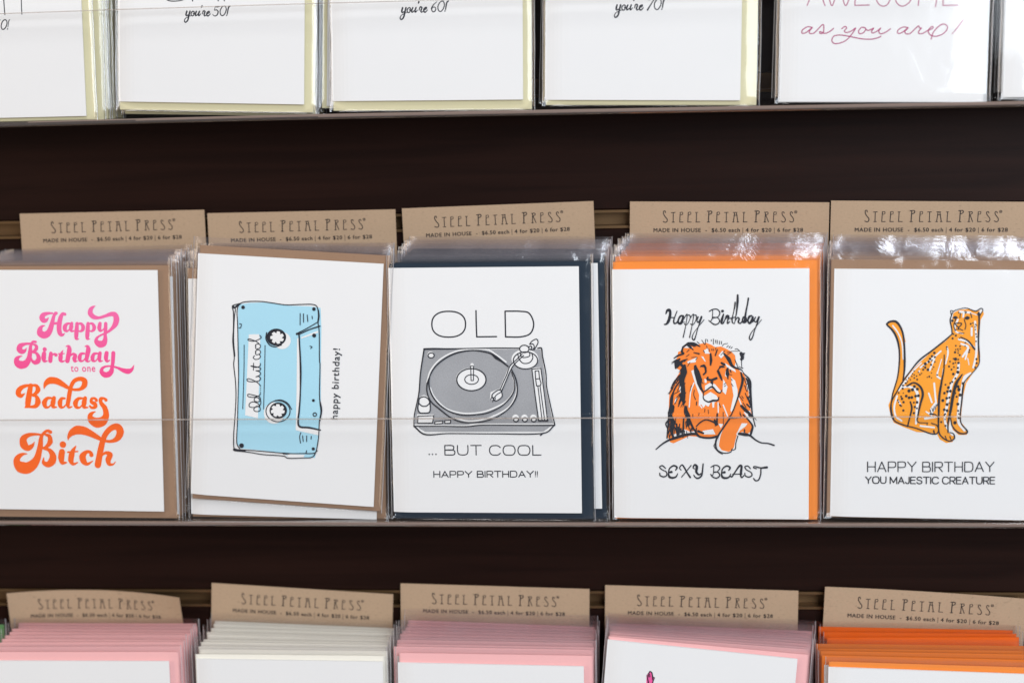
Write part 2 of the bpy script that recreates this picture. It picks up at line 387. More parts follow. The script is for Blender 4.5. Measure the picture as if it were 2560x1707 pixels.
def parse(s): return [tuple(float(t) for t in p.split(',')) for p in s.split()]
GL = {
 'A': (1.0, [(0, 1), (.5, 0), (1, 1)], [(.17, .68), (.83, .68)]),
 'B': (.92, [(0, 0), (0, 1)], ['s', (0, 0), (.7, 0), (.9, .1), (.9, .36), (.7, .48), (0, .48)], ['s', (0, .48), (.75, .48), (1, .6), (1, .88), (.8, 1), (0, 1)]),
 'C': (1.05, ['s', (1, .2), (.8, .02), (.5, -.01), (.2, .04), (0, .3), (0, .7), (.2, .96), (.5, 1.01), (.8, .98), (1, .8)]),
 'D': (1.0, [(0, 0), (0, 1)], ['s', (0, 0), (.6, 0), (.9, .12), (1, .5), (.9, .88), (.6, 1), (0, 1)]),
 'E': (.8, [(1, 0), (0, 0), (0, 1), (1, 1)], [(0, .48), (.9, .48)]),
 'H': (.92, [(0, 0), (0, 1)], [(1, 0), (1, 1)], [(0, .5), (1, .5)]),
 'I': (.02, [(0, 0), (0, 1)]),
 'J': (.6, ['s', (1, 0), (1, .75), (.75, .98), (.3, .98), (0, .8)]),
 'L': (.8, [(0, 0), (0, 1), (1, 1)]),
 'M': (1.15, [(0, 1), (0, 0), (.5, .85), (1, 0), (1, 1)]),
 'O': (1.2, ['c', (.5, -.01), (.86, .07), (1, .5), (.86, .93), (.5, 1.01), (.14, .93), (0, .5), (.14, .07)]),
 'P': (.88, [(0, 1), (0, 0)], ['s', (0, 0), (.72, 0), (.98, .1), (.98, .44), (.72, .56), (0, .56)]),
 'R': (.9, [(0, 1), (0, 0)], ['s', (0, 0), (.72, 0), (.98, .1), (.98, .42), (.72, .54), (0, .54)], [(.5, .54), (1, 1)]),
 'S': (.88, ['s', (.97, .18), (.75, .01), (.4, -.01), (.06, .12), (.1, .38), (.5, .5), (.92, .6), (.98, .85), (.7, 1.01), (.3, 1.01), (0, .82)]),
 'T': (.98, [(0, 0), (1, 0)], [(.5, 0), (.5, 1)]),
 'U': (.98, ['s', (0, 0), (0, .6), (.12, .92), (.5, 1.01), (.88, .92), (1, .6), (1, 0)]),
 'X': (1, [(0, 0), (1, 1)], [(1, 0), (0, 1)]),
 'Y': (1.0, [(0, 0), (.5, .52), (1, 0)], [(.5, .52), (.5, 1)]),
 '!': (.04, [(0, 0), (0, .72)], [(0, .94), (0, 1)]),
}

# ------------------------------------------------------------------ cards, envelopes, sleeves
def fold_curve(x, w):                                     # how far the leaf turns back near its fold (left edge)
    d = max(0.0, 13.0-(x+w/2)); return 1.9*(d/13.0)**2.2
_cards = {}
def card_mesh(w, h, hi=False):
    """a folded card: front leaf bending round to the fold on the left, back leaf behind it"""
    key = (round(w, 1), round(h, 1), hi)
    if key in _cards: return _cards[key]
    xs = [-w/2, -w/2+.3, -w/2+.8, -w/2+1.6, -w/2+3, -w/2+5, -w/2+7, -w/2+9.5, -w/2+13, 0, w/2]
    T = .34; zs = [0, h/2, h]
    prof = [(x, fold_curve(x, w)) for x in xs]
    outer = prof+[(w/2, T)]
    inner = [(x+ (T*.7 if i < 3 else 0), y+T) for i, (x, y) in enumerate(prof)][::-1]
    ring = outer[:-1]+[(w/2, T)]+inner[1:]
    back = [(-w/2+.1, 1.62), (w/2-.2, 1.05), (w/2-.2, 1.4), (-w/2+.1, 1.98)]
    v = []; f = []
    for loop in (ring, back):
        m = len(loop); b = len(v)
        for z in zs: v += [(a*MM, c*MM, z*MM) for a, c in loop]
        for k in range(len(zs)-1):
            for i in range(m): f.append((b+k*m+i, b+k*m+(i+1) % m, b+(k+1)*m+(i+1) % m, b+(k+1)*m+i))
        for t in tessellate_polygon([[Vector((a, c, 0)) for a, c in loop]]):
            f.append(tuple(b+i for i in t)[::-1]); f.append(tuple(b+(len(zs)-1)*m+i for i in t))
    me = mesh('card', v, f, WHITE); _cards[key] = me; return me
_envs = {}
def env_mesh(w, h, mat, y0):
    """a closed envelope: body, the fold-over flap and side seams at its back"""
    key = (round(w, 1), round(h, 1), mat.name, round(y0, 2))
    if key in _envs: return _envs[key]
    T = .75; r = .25
    v = []; f = []
    loop = [(-w/2+r, 0), (w/2-r, 0), (w/2, r), (w/2, T-r), (w/2-r, T), (-w/2+r, T), (-w/2, T-r), (-w/2, r)]
    zz = [(0, .25), (.25, 0), (h-.25, 0), (h, .25)]; m = 8
    for z, ins in zz:
        for x, y in loop: v.append(((x*(1-ins/w))*MM, (y0+min(max(y, ins), T-ins))*MM, z*MM))
    for k in range(3):
        for i in range(m): f.append((k*m+i, k*m+(i+1) % m, (k+1)*m+(i+1) % m, (k+1)*m+i))
    f.append(tuple(range(m))[::-1]); f.append(tuple(3*m+i for i in range(m)))
    b = len(v); y = y0+T+.04                               # flap
    v += [(-w/2*MM, y*MM, h*MM), (w/2*MM, y*MM, h*MM), (6*MM, (y+.1)*MM, h*.52*MM), (-6*MM, (y+.1)*MM, h*.52*MM)]; f.append((b, b+3, b+2, b+1))
    me = mesh('envelope', v, f, mat); _envs[key] = me; return me
def sleeve_mesh(seed, w, h, nx, nz, amp=1.0, front=-1.15, back=3.1, crimp=7.0):
    """a clear bag: two soft sheets meeting at welded side seams, crinkled above the card and at the corners"""
    rnd = random.Random(seed); v = []; f = []; mi = []
    ph = [rnd.uniform(0, 6.28) for _ in range(12)]; off = rnd.uniform(0, 900)
    mid = (front+back)/2
    us = [-math.cos(math.pi*i/nx) for i in range(nx+1)]
    us = [.55*u+.45*(2*i/nx-1) for i, u in enumerate(us)]
    for s in (0, 1):
        b = len(v)
        for k in range(nz+1):
            z = h*k/nz; tz = k/nz
            for i, u in enumerate(us):
                e = 1-abs(u)**8                             # 0 at the seams
                e = max(e, 0)**.55
                bot = min(1, (z+.6)/5); bot = max(0, bot)**.5
                y = mid+((front if s == 0 else back)-mid)*e*(bot if k else .15)
                topc = max(0, 1-(h-z)/14)
                n1 = noise.noise(Vector((u*2.3+off, tz*2.1, s*7.7)))
                n2 = noise.noise(Vector((u*9+off, tz*5, 3+s*5)))
                n3 = noise.noise(Vector((u*4+off, tz*26, 9+s)))
                n4 = noise.noise(Vector((u*34+off, tz*3, 5+s)))
                side = max(0, (abs(u)-.80)/.2)
                a = .30*n1+.10*n2+side*(.34*noise.noise(Vector((math.copysign(1, u)*3+off, tz*3.5, 1+s)))+.08*n3)+topc*(.35*n4+.6*n2+.35*n3)
                a += .08*side*math.sin(tz*40+ph[0]+n1*6)
                y += a*amp*e*(1 if s == 0 else .6)
                if s == 0: y = min(y, -.38-.1*topc) if e > .8 and tz < .93 else y
                xx = u*w/2+side*.35*noise.noise(Vector((off+3, tz*9, math.copysign(2, u))))*(1-e)
                zz = z+(.5*noise.noise(Vector((u*3+off, 2.2, s))) if k == nz else 0)
                v.append((xx*MM, y*MM, zz*MM))
        W = nx+1
        for k in range(nz):
            for i in range(nx):
                q = (b+k*W+i, b+k*W+i+1, b+(k+1)*W+i+1, b+(k+1)*W+i); f.append(q if s == 0 else q[::-1]); mi.append(2 if h*(k+.5)/nz > h-crimp else 0)
    # welded seams, a narrow ribbon down each side, and the cut top edge
    for sg in (-1, 1):
        b = len(v)
        for k in range(nz+1):
            z = h*k/nz; x = sg*w/2; o_ = .25*noise.noise(Vector((off+3, k/nz*9, sg*2)))
            for dx, dy in ((-.05, -.16), (.32, 0), (-.05, .16)): v.append(((x+sg*dx+o_)*MM, (mid+dy)*MM, z*MM))
        for k in range(nz):
            for i in range(2): f.append((b+k*3+i, b+k*3+i+1, b+(k+1)*3+i+1, b+(k+1)*3+i)); mi.append(1)
    me = mesh('sleeve', v, f, [CELLO, SEAM, CRIMP], smooth=True, mi=mi); return me
_sl = [sleeve_mesh(100+i, 117, 152, 26, 40) for i in range(7)]
_slc = [sleeve_mesh(200+i, 117, 152, 26, 44, crimp=0) for i in range(4)]
_n = [0]
def put(name, me, parent, x=0, y=0, z=0, a=0, scale=None):
    o = link(name, me, parent); o.location = (x*MM, y*MM, z*MM); o.rotation_euler = (0, -a, 0)
    if scale: o.scale = scale
    return o
def rel(root, r):
    """offset and turn of rect r seen from the pack's own frame"""
    d = r.base-root.base; c, s = math.cos(root.ang), math.sin(root.ang)
    return d.x*c+d.y*s, -d.x*s+d.y*c, r.ang-root.ang
def pack(name, label, env, mat, card=None, sleeve=None, group=None, seed=0, hero=False, tall=False, amp=1.0, inset=(0, 0)):
    """one sleeved greeting card: card in front, envelope behind it, both in a clear bag"""
    root = link(name, None); root.matrix_world = env.matrix(); tag(root, label, 'greeting card', group)
    if card is None:
        ch = round(min(139.7, env.h-inset[1]-1.2-5.2), 0)
        put('card', card_mesh(107.6, ch), root, -env.w/2+107.6/2+1+inset[0], 0, 1.2+inset[1])
        cobj = None
    else:
        x, z, a = rel(env, card); cobj = put('card', card_mesh(card.w, card.h), root, x, 0, z, a)
    put('envelope', env_mesh(env.w, env.h, mat, 2.05), root)
    if sleeve is None: sw, sh, sx, sz, sa = env.w+3.2, env.h+(5.5 if tall else 4)+(seed*7 % 5)*.6, 0, -.6, 0
    else: sx, sz, sa = rel(env, sleeve); sw, sh = sleeve.w, sleeve.h
    if hero:
        put('sleeve', sleeve_mesh(seed, sw, sh, 46, 84, amp, crimp=3.5), root, sx, 0, sz, sa)
    else:
        put('sleeve', (_sl if tall else _slc)[seed % (7 if tall else 4)], root, sx, 0, sz, sa, (sw/117, 1, sh/152))
    return root, cobj
def ordinal(n): return ['zeroth', 'first', 'second', 'third', 'fourth', 'fifth', 'sixth', 'seventh', 'eighth', 'ninth', 'tenth', 'eleventh', 'twelfth', 'thirteenth'][n]
def stack(row, behind, colour, mat, q0, q1, n, y0, y1, eh, a0=3.0, a1=2.2, seed=0, specials={}, jit=.8, kind='sleeved card'):
    """packs behind the front one: their envelopes' top corners run from q0 to q1 (traced), their depth from y0 to y1 (mm)"""
    rnd = random.Random(seed)
    for k in range(1, n+1):
        t = k/n; Y = y0+(y1-y0)*t; pl = Plane(Y, SH[row], a0+(a1-a0)*t)
        tl = [q0[0][i]*(1-t)+q1[0][i]*t for i in (0, 1)]; tr = [q0[1][i]*(1-t)+q1[1][i]*t for i in (0, 1)]
        jx, jy, ja = rnd.uniform(-1, 1)*jit*4, rnd.uniform(-1, 1)*jit*1.2, rnd.uniform(-1, 1)*jit*1.5
        m_, lab, dx, dy, cin = specials.get(k, (mat, None, 0, 0, None))
        tl = (tl[0]+jx+dx, tl[1]+jy+dy+ja); tr = (tr[0]+jx+dx, tr[1]+jy+dy-ja)
        env = Rect(pl, D(*tl), D(*tr), h=eh)
        if env.base.y < 1.5:                               # never through the shelf: a little shorter instead
            env.h -= 1.5-env.base.y; env.base.y = 1.5
        env.h = round(env.h, 0); env.w = round(env.w, 0)
        lb = lab or f'{ordinal(k+1)} {kind} counting back'
        lb = f'{colour} in a sleeve, {ordinal(k)} behind the {behind}' if lab is None else lab
        pack('greeting_card', lb, env, m_, group=f'sleeved cards stacked behind the {behind}', seed=seed*3+k, tall=row == 'mid' or seed in (16, 17), inset=cin or (rnd.uniform(0, 2.5), rnd.uniform(0, 1)))

# ------------------------------------------------------------------ kraft header cards
def header(rect, label, lettering_from=None, curl=0.0):
    root = link('header_card', None); root.matrix_world = rect.matrix(); tag(root, label, 'header card', 'kraft header cards naming the press and the prices')
    w, h = rect.w, rect.h; v = []; f = []; nx, nz = 24, 20
    def bend(x, z):
        t = max(0, z/h-.80)/.2
        u = x/(w/2)
        return (-curl*(u*u)*1.0-curl*.35*u)*t
    for s, o in ((0, 0), (1, .45)):
        for k in range(nz+1):
            for i in range(nx+1):
                x = -w/2+w*i/nx; z = h*k/nz; v.append((x*MM, (bend(x, z)+o)*MM, (z-(abs(bend(x, z))*.2))*MM))
    N = (nx+1)*(nz+1); W = nx+1
    for k in range(nz):
        for i in range(nx):
            a = k*W+i; f.append((a, a+1, a+W+1, a+W)); f.append((N+a, N+a+W, N+a+W+1, N+a+1))
    for k in range(nz): f.append((k*W, (k+1)*W, N+(k+1)*W, N+k*W)); f.append((k*W+nx, N+k*W+nx, N+(k+1)*W+nx, (k+1)*W+nx))
    for i in range(nx): f.append((nz*W+i, nz*W+i+1, N+nz*W+i+1, N+nz*W+i)); f.append((i, N+i, N+i+1, i+1))
    link('paper', mesh('paper', v, f, TAGK), root)
    sx = w/HDR['w']
    for nm in ('name_lettering', 'price_lettering'):
        vs = [((x*sx), y, h+(z-HDR['h'])*sx) for x, z, y in HDR[nm][0]]
        vs = [(x*MM, (bend(x, z)-.05+y)*MM, (z-(abs(bend(x, z))*.2))*MM) for x, y, z in vs]
        link(nm, mesh(nm, vs, HDR[nm][1], INKB), root)
    return root
# ------------------------------------------------------------------ header lettering, traced once on the header at the right
plT = Plane(-5.2, SH['mid'], .6)
def hrect(row, TL, TR, y=-5.2, a=.6):
    pl = Plane(y, SH[row], a); r = Rect(pl, D(*TL), D(*TR), h=10)
    up = Vector((-math.sin(r.ang), math.cos(r.ang))); top = r.base+up*10
    hh = (top.y-1.0)/math.cos(r.ang)-abs(math.tan(r.ang))*r.w/2
    r.h = hh; r.base = top-up*hh; return r
T5 = hrect('mid', (1909, 461), (2378, 464))
HDR = {'w': T5.w, 'h': T5.h}
C5 = crop(2120, 510, 5.6)
p = Print(T5, C5)
w = 11
def hS(dx, big=0):
    if big: p.stroke('270,112 264,90 245,92 242,130 268,175 292,205 288,240 262,250 236,240', 13)
    else: p.stroke([(x+dx, y) for x, y in parse('40,125 32,107 10,112 12,145 38,180 55,210 48,240 24,250 -2,238')], w)
def seg(*pts, ww=None):
    for a, b in zip(pts[:-1], pts[1:]): p.stroke([a, b], ww or w)
def hT(x): seg((x-27, 113), (x+27, 111)); seg((x, 112), (x-4, 248)); seg((x-20, 248), (x+14, 248))
def hE(x): seg((x-2, 112), (x-12, 248)); seg((x-14, 247), (x+36, 247)); p.stroke([(x-4, 110), (x+30, 108), (x+30, 138), (x, 146)], 9)
def hL(x): seg((x-14, 112), (x+14, 112)); seg((x, 112), (x-8, 248)); seg((x-12, 247), (x+44, 247))
def hP(x): seg((x, 96), (x-10, 248), ww=14); seg((x-26, 248), (x+8, 248)); p.stroke([(x-22, 95), (x+36, 94), (x+38, 122), (x, 142)], 13)
hS(0, 1); hT(382); hE(484); hE(600); hL(716); hP(893); hE(1012); hT(1143)
seg((1242, 112), (1296, 112)); seg((1262, 112), (1240, 248)); seg((1286, 112), (1306, 248)); seg((1252, 152), (1296, 152)); seg((1228, 248), (1252, 248)); seg((1294, 248), (1318, 248))
hL(1394); hP(1573)
seg((1704, 112), (1692, 248)); seg((1678, 248), (1706, 248)); p.stroke([(1688, 111), (1736, 110), (1738, 135), (1704, 150)], w); seg((1708, 150), (1744, 248))
hE(1826); hS(1932); hS(2050)
p.ring(2138, 107, 17, 17, 7); p.dot(2138, 107, 15)
HDR['name_lettering'] = ([(a, c, b) for a, b, c in p.v], p.f)
p = Print(T5, C5)
for ox, oy in ((0, 0), (4, 0), (2, 2.5)):                 # struck three times, a hair apart, for a bolder face
    p.words('MADE IN HOUSE  -  $6.50 each', (93+ox, 387+oy), (1328+ox, 387+oy), 54)
    p.words('4 for $20', (1413+ox, 387+oy), (1780+ox, 387+oy), 54)
    p.words('6 for $28', (1868+ox, 387+oy), (2233+ox, 387+oy), 54)
for x in (1375, 1826): p.stroke([(x, 330), (x-2, 408)], 6)
HDR['price_lettering'] = ([(a, c, b) for a, b, c in p.v], p.f)
header(hrect('mid', (45, 491), (469, 482)), 'kraft header card behind the pink and orange lettered card')
header(hrect('mid', (476, 490), (908, 481), y=-6.2), 'kraft header card behind the blue cassette card')
header(hrect('mid', (923, 479), (1363, 462)), 'kraft header card tilted up to the right behind the turntable card')
header(hrect('mid', (1447, 463), (1905, 465)), 'brown kraft header card behind the orange envelopes of the lion card')
header(T5, 'brown kraft header card behind the cheetah card at the right edge')
header(hrect('low', (21, 1354), (421, 1355)), 'curled brown kraft header card at the lower left above pink envelopes', curl=7.0)
header(hrect('low', (486, 1338), (903, 1364)), 'brown kraft header card sloping down to the right above the cream envelopes')
header(hrect('low', (920, 1339), (1354, 1352)), 'brown kraft header card above the pink envelopes in the lower centre')
header(hrect('low', (1390, 1343), (1834, 1356)), 'brown kraft header card above the tilted white card with pink envelopes')
header(hrect('low', (1895, 1345), (2358, 1371), y=-7), 'brown kraft header card above the bright orange envelopes at the lower right', curl=1.5)

# ------------------------------------------------------------------ front cards, middle row
YF = -59.6
pm = Plane(YF, SH['mid'], 3.0); pm2 = Plane(YF+4.4, SH['mid'], 3.0)
c1 = Rect(pm, D(-84, 620), D(357, 621), D(-58, 1168), D(381, 1174)); e1 = Rect(pm, D(-84, 611), D(388, 612), D(-58, 1189), D(403, 1190))
c1.w = c1.w
r1, k1 = pack('greeting_card', 'white card with pink and orange retro lettering in the middle row at the left edge', e1, KRAFT, c1, None, 'front cards of the middle row', 11, True)
c2 = Rect(pm, D(451, 582), D(879, 606), D(438, 1134), D(860, 1164)); e2 = Rect(pm, D(455, 564), D(885, 587), D(442, 1145), D(882, 1177))
s2 = Rect(pm, D(441, 543), D(893, 570), D(429, 1145), D(886, 1180))
r2, k2 = pack('greeting_card', 'tilted white card with a light blue cassette drawing, kraft envelope behind it', e2, KRAFT, c2, s2, 'front cards of the middle row', 22, True)
c2b = Rect(pm2, D(426, 637), D(866, 650), D(441, 1184), D(863, 1189)); e2b = Rect(pm2, D(428, 613), D(880, 622), D(440, 1191), D(884, 1193))
pack('greeting_card', 'white card peeping out below and left of the tilted cassette card', e2b, KRAFT, c2b, None, 'cards just behind a front card of the middle row', 23, True)
c3 = Rect(pm, D(888.6, 616), D(1329, 612), D(904.6, 1176), D(1337, 1178)); e3 = Rect(pm, D(890, 606), D(1359, 602), D(906, 1192), D(1362, 1193))
s3 = Rect(pm, D(888, 585), D(1361, 584.5), D(899, 1194), D(1366, 1195))
r3, k3 = pack('greeting_card', 'white card with the word OLD above a grey turntable drawing, navy envelope', e3, NAVY, c3, s3, 'front cards of the middle row', 33, True)
c3b = Rect(pm2, D(934, 612), D(1375.6, 604), D(947, 1168), D(1380, 1168)); e3b = Rect(pm2, D(905, 603), D(1388, 600), D(920, 1190), D(1393, 1192))
pack('greeting_card', 'white card showing as a narrow strip on the navy envelope right of the turntable card', e3b, NAVY, c3b, None, 'cards just behind a front card of the middle row', 34, True)
c4 = Rect(pm, D(1406.6, 618), D(1861.6, 617.6), D(1408.5, 1190), D(1855, 1191)); e4 = Rect(pm, D(1409.5, 601.6), D(1878, 599), D(1411, 1193), D(1878, 1194))
s4 = Rect(pm, D(1404, 583), D(1886, 582), D(1406, 1195), D(1884, 1196))
r4, k4 = pack('greeting_card', 'white card with an orange lion and the words SEXY BEAST, orange envelope', e4, ORANGE, c4, s4, 'front cards of the middle row', 47, True)
c5 = Rect(pm, D(1918, 617), D(2378, 621), D(1905.5, 1186), D(2366, 1194)); e5 = Rect(pm, D(1906, 596), D(2388, 600), D(1902, 1189), D(2376, 1198))
r5, k5 = pack('greeting_card', 'white card with a sitting yellow orange cheetah at the right edge', e5, KRAFT, c5, None, 'front cards of the middle row', 55, True)
# stacks behind
stack('mid', 'pink and orange lettered card', 'kraft envelope', KRAFT, ((-60, 610), (398, 613)), ((18, 600), (432, 592)), 9, YF, -15, 147, seed=1, specials={1: (KRAFT, 'white card edge on kraft, right of the pink and orange lettered card', -2, 4, (8.0, 1.5))})
stack('mid', 'blue cassette card', 'kraft envelope', KRAFT, ((428, 606), (878, 610)), ((480, 582), (900, 582)), 8, YF+5, -15, 148, seed=2)
stack('mid', 'grey turntable card', 'navy envelope', NAVY, ((918, 598), (1392, 596)), ((944, 572), (1396, 571)), 8, YF+4.5, -15, 148, seed=3)
stack('mid', 'orange lion card', 'orange envelope', ORANGE, ((1412, 596), (1884, 594)), ((1442, 562), (1895, 561)), 9, YF, -14, 149, seed=4)
stack('mid', 'cheetah card', 'kraft envelope', KRAFT, ((1908, 592), (2376, 596)), ((1920, 568), (2372, 572)), 9, YF, -14, 149, seed=5)

# ------------------------------------------------------------------ front cards, top row
pt = Plane(YF, SH['top'], 3.0)
t1 = Rect(pt, D(-262, -286), D(168, -299), D(-227, 278), D(203, 265)); te1 = Rect(pt, D(-262, -296), D(182, -310), D(-227, 287), D(224, 273))
ra, ka = pack('greeting_card', 'leaning white card at the top left corner with 0! in script, pale green envelope', te1, SAGE, t1, None, 'front cards of the top row', 61, True)
t2 = Rect(pt, D(260, -332), D(698, -328), D(277, 235), D(702, 239)); te2 = Rect(pt, D(262, -345), D(718, -344), D(278, 253), D(721, 259))
rb, kb = pack('greeting_card', "fiftieth birthday white card reading you're 50! in the top row", te2, SAGE, t2, None, 'front cards of the top row', 62, True)
t3 = Rect(pt, D(750, -332), D(1198, -338), D(764, 235), D(1202, 227)); te3 = Rect(pt, D(752, -345), D(1218, -350), D(766, 258), D(1221, 248.6))
rc, kc = pack('greeting_card', "sixtieth birthday white card reading you're 60! in the top row", te3, SAGE, t3, None, 'front cards of the top row', 63, True)
t4 = Rect(pt, D(1249, -340), D(1705, -340), D(1256, 232.5), D(1705.6, 228.4)); te4 = Rect(pt, D(1250, -352), D(1742, -352), D(1258, 245), D(1743, 239))
rd, kd = pack('greeting_card', "seventieth birthday white card reading you're 70! in the top row", te4, SAGE, t4, None, 'front cards of the top row', 64, True)
t5 = Rect(pt, D(1794, -342), D(2268, -342), D(1797, 237), D(2266, 232)); te5 = Rect(pt, D(1792, -354), D(2278, -354), D(1794, 239), D(2276, 234))
re_, ke = pack('greeting_card', 'white card reading AWESOME as you are in thin magenta script, top right', te5, LGREY, t5, None, 'front cards of the top row', 65, True, amp=.35)
t6 = Rect(pt, D(2313, -342), D(2780, -342), D(2313, 226), D(2778, 222)); te6 = Rect(pt, D(2310, -354), D(2790, -354), D(2310, 231), D(2788, 227))
pack('greeting_card', 'blank white card cut off by the right edge of the photo in the top row', te6, LGREY, t6, None, 'front cards of the top row', 66, True, amp=.5)
stack('top', 'leaning card at top left', 'pale green envelope', SAGE, ((-250, -320), (205, -330)), ((-190, -310), (262, -318)), 6, YF, -20, 149, seed=6, jit=1.6)
stack('top', 'top row script card for age fifty', 'pale green envelope', SAGE, ((275, -340), (722, -340)), ((300, -330), (738, -330)), 5, YF, -20, 147, seed=7)
stack('top', 'top row script card for age sixty', 'pale green envelope', SAGE, ((744, -340), (1219, -340)), ((752, -330), (1226, -330)), 5, YF, -24, 147, seed=8)
stack('top', 'top row script card for age seventy', 'pale green envelope', SAGE, ((1256, -345), (1742, -345)), ((1275, -335), (1745, -335)), 5, YF, -24, 147, seed=9)
stack('top', 'magenta lettered card', 'tan envelope', TAN, ((1798, -345), (2290, -345)), ((1808, -335), (2300, -335)), 6, YF, -16, 147, seed=10)
stack('top', 'blank card at the right edge', 'grey envelope', LGREY, ((2318, -345), (2790, -345)), ((2325, -335), (2790, -335)), 4, YF, -24, 147, seed=12)

# ------------------------------------------------------------------ front cards, lower row
pl_ = Plane(YF, SH['low'], 3.0)
def low(TL, TR, hh=140): return Rect(pl_, D(*TL), D(*TR), h=hh)
b1 = low((-42, 1517), (388, 1518)); be1 = low((-44, 1499), (408, 1499), 146)
pack('greeting_card', 'blank white card with pink envelope at the lower left', be1, PINK, b1, None, 'front cards of the lower row', 71, True)
b2 = low((449, 1513), (879, 1519)); be2 = low((446, 1504), (882, 1508), 143)
pack('greeting_card', 'blank white card with cream envelope in the lower row', be2, CREAM, b2, None, 'front cards of the lower row', 72, True)
b3 = low((912, 1521.5), (1341, 1530)); be3 = low((915, 1501), (1361, 1508), 147)
pack('greeting_card', 'blank white card with pink envelope in the lower centre', be3, PINK, b3, None, 'front cards of the lower row', 73, True)
b4 = low((1395, 1469), (1832, 1513)); be4 = low((1397, 1463), (1858, 1506), 144)
r9, k9 = pack('greeting_card', 'tilted white card showing a raised pink hand, pink envelope', be4, PINK, b4, None, 'front cards of the lower row', 74, True)
b5 = low((1903, 1532), (2360, 1548)); be5 = low((1904, 1521), (2362, 1535), 144)
pack('greeting_card', 'blank white card with orange envelope at the lower right corner', be5, ORANGE, b5, None, 'front cards of the lower row', 75, True)
stack('low', 'lower left pink envelope card', 'pink envelope', PINK, ((-22, 1493), (414, 1492)), ((42, 1432), (452, 1434)), 8, YF, -17, 147, seed=14, jit=1.0)
stack('low', 'blank cream envelope card', 'cream envelope', CREAM, ((447, 1500), (884, 1504)), ((490, 1428), (902, 1444)), 9, YF, -17, 147, seed=15)
stack('low', 'lower centre pink envelope card', 'pink envelope', PINK, ((900, 1496), (1362, 1503)), ((936, 1427), (1368, 1441)), 9, YF, -17, 147, seed=16)
stack('low', 'card with the pink hand', 'pink envelope', PINK, ((1398, 1462), (1858, 1500)), ((1402, 1432), (1864, 1452)), 8, YF, -17, 147, seed=17)
stack('low', 'blank orange envelope card', 'shade-darkened orange envelope', SHADEOR, ((1896, 1514), (2364, 1526)), ((1872, 1483), (2350, 1487)), 4, YF, -36, 146, seed=18)
stack('low', 'shade-darkened orange envelopes', 'bright orange envelope', HOT, ((1906, 1476), (2350, 1471)), ((1881, 1442), (2328, 1450)), 3, -32, -15, 147, seed=19, jit=.3)
pg = Plane(-30, SH['low'], 2.5)
pack('greeting_card', 'green envelope in a sleeve at the far lower left edge of the photo', Rect(pg, D(-430, 1440), D(6, 1436), h=146), GREEN, None, None, None, 3)
# ------------------------------------------------------------------ printed designs
def many(pr, s, w=None, closed=False):
    for st in s.split('|'):
        st = st.strip()
        if st: pr.stroke(st, w, closed)
# card 1, retro script
A = crop(20, 750, 6.918)
p = Print(c1, A)
many(p, """640,440,15 590,455,45 556,505,86 558,570,118 620,605,120 680,585,112 722,530,95 752,440,84 780,330,62 800,260,52 826,230,60
|770,228,30 690,230,50 612,258,82 590,310,100 622,352,92 668,345,55 704,300,8|985,245,52 945,238,52 912,300,76 890,400,84 884,500,84 900,575,80 930,602,60 962,592,34 984,572,8
|790,405,40 880,398,48|1085,405,28 1030,408,44 986,455,74 988,510,70 1022,538,38 1062,505,18|1105,398,50 1095,455,72 1088,510,66 1108,538,36 1150,528,20
|1195,405,58 1190,500,72 1182,600,74 1185,665,58 1226,672,12|1210,408,28 1265,408,46 1300,458,66 1292,512,60 1250,540,32 1210,522,16
|1385,405,58 1380,500,72 1372,600,74 1375,665,58 1416,672,12|1400,408,28 1455,408,46 1490,458,66 1482,512,60 1440,540,32 1400,522,16
|1592,405,60 1580,480,74 1595,530,50 1635,520,26 1668,482,18|1690,405,58 1688,500,64 1682,600,54 1682,680,76 1655,745,108 1592,762,120 1534,722,88 1530,672,52 1572,626,34 1640,592,30 1720,556,36 1800,490,58 1856,415,92 1876,325,102 1848,252,90 1780,243,70 1680,276,50 1575,305,48 1482,290,80 1426,232,90 1432,165,76 1470,122,46 1506,100,12
|480,722,42 432,722,42 395,790,52 385,880,72 370,980,82 340,1060,100 290,1108,126 220,1118,140 165,1085,122 152,1022,84 190,982,44 245,964,10|398,752,36 300,758,45 216,792,88 200,850,106 242,888,90 290,876,56 322,828,8
|440,762,32 488,790,52 490,842,62 440,888,42 408,900,26|418,902,26 488,915,46 530,985,72 520,1050,90 466,1078,72 418,1045,42 414,998,10
|625,922,74 618,1000,84 632,1055,52 680,1050,18|742,920,62 735,1000,76 732,1052,72|770,950,30 800,928,30 826,945,58|952,868,14 925,920,46 910,985,80 912,1040,70 945,1062,36 985,1045,14|880,930,28 972,925,20
|1002,800,12 1048,800,54 1062,860,82 1045,960,80 1028,1052,76|1078,965,24 1120,932,40 1162,955,66 1150,1012,78 1158,1058,46 1205,1050,12
|1322,922,32 1266,930,50 1240,990,72 1252,1045,54 1298,1050,26 1330,1010,18|1330,800,12 1376,800,54 1390,860,82 1370,960,76 1362,1042,60 1396,1062,24 1428,1040,12
|1550,922,32 1492,930,50 1462,990,72 1474,1045,54 1518,1050,26 1548,1010,18|1592,915,60 1580,990,72 1588,1052,52 1640,1050,14|1706,915,72 1695,1000,74 1712,1057,48 1762,1040,18
|1822,915,70 1816,1050,66 1802,1160,58 1788,1232,84 1738,1284,96 1670,1288,96 1620,1240,78 1632,1180,50 1700,1145,32 1800,1145,30 1900,1172,40 1990,1212,72 2080,1230,92 2142,1198,56 2180,1125,10""")
p.dot(635, 852, 74); p.dot(830, 948, 60); p.dot(838, 226, 50)
p.words('to one', (1087, 1235), (1512, 1235), 118, heavy=.012)
p.build('pink_lettering', INKPINK, k1)
B = crop(20, 930, 5.809)
p = Print(c1, B)
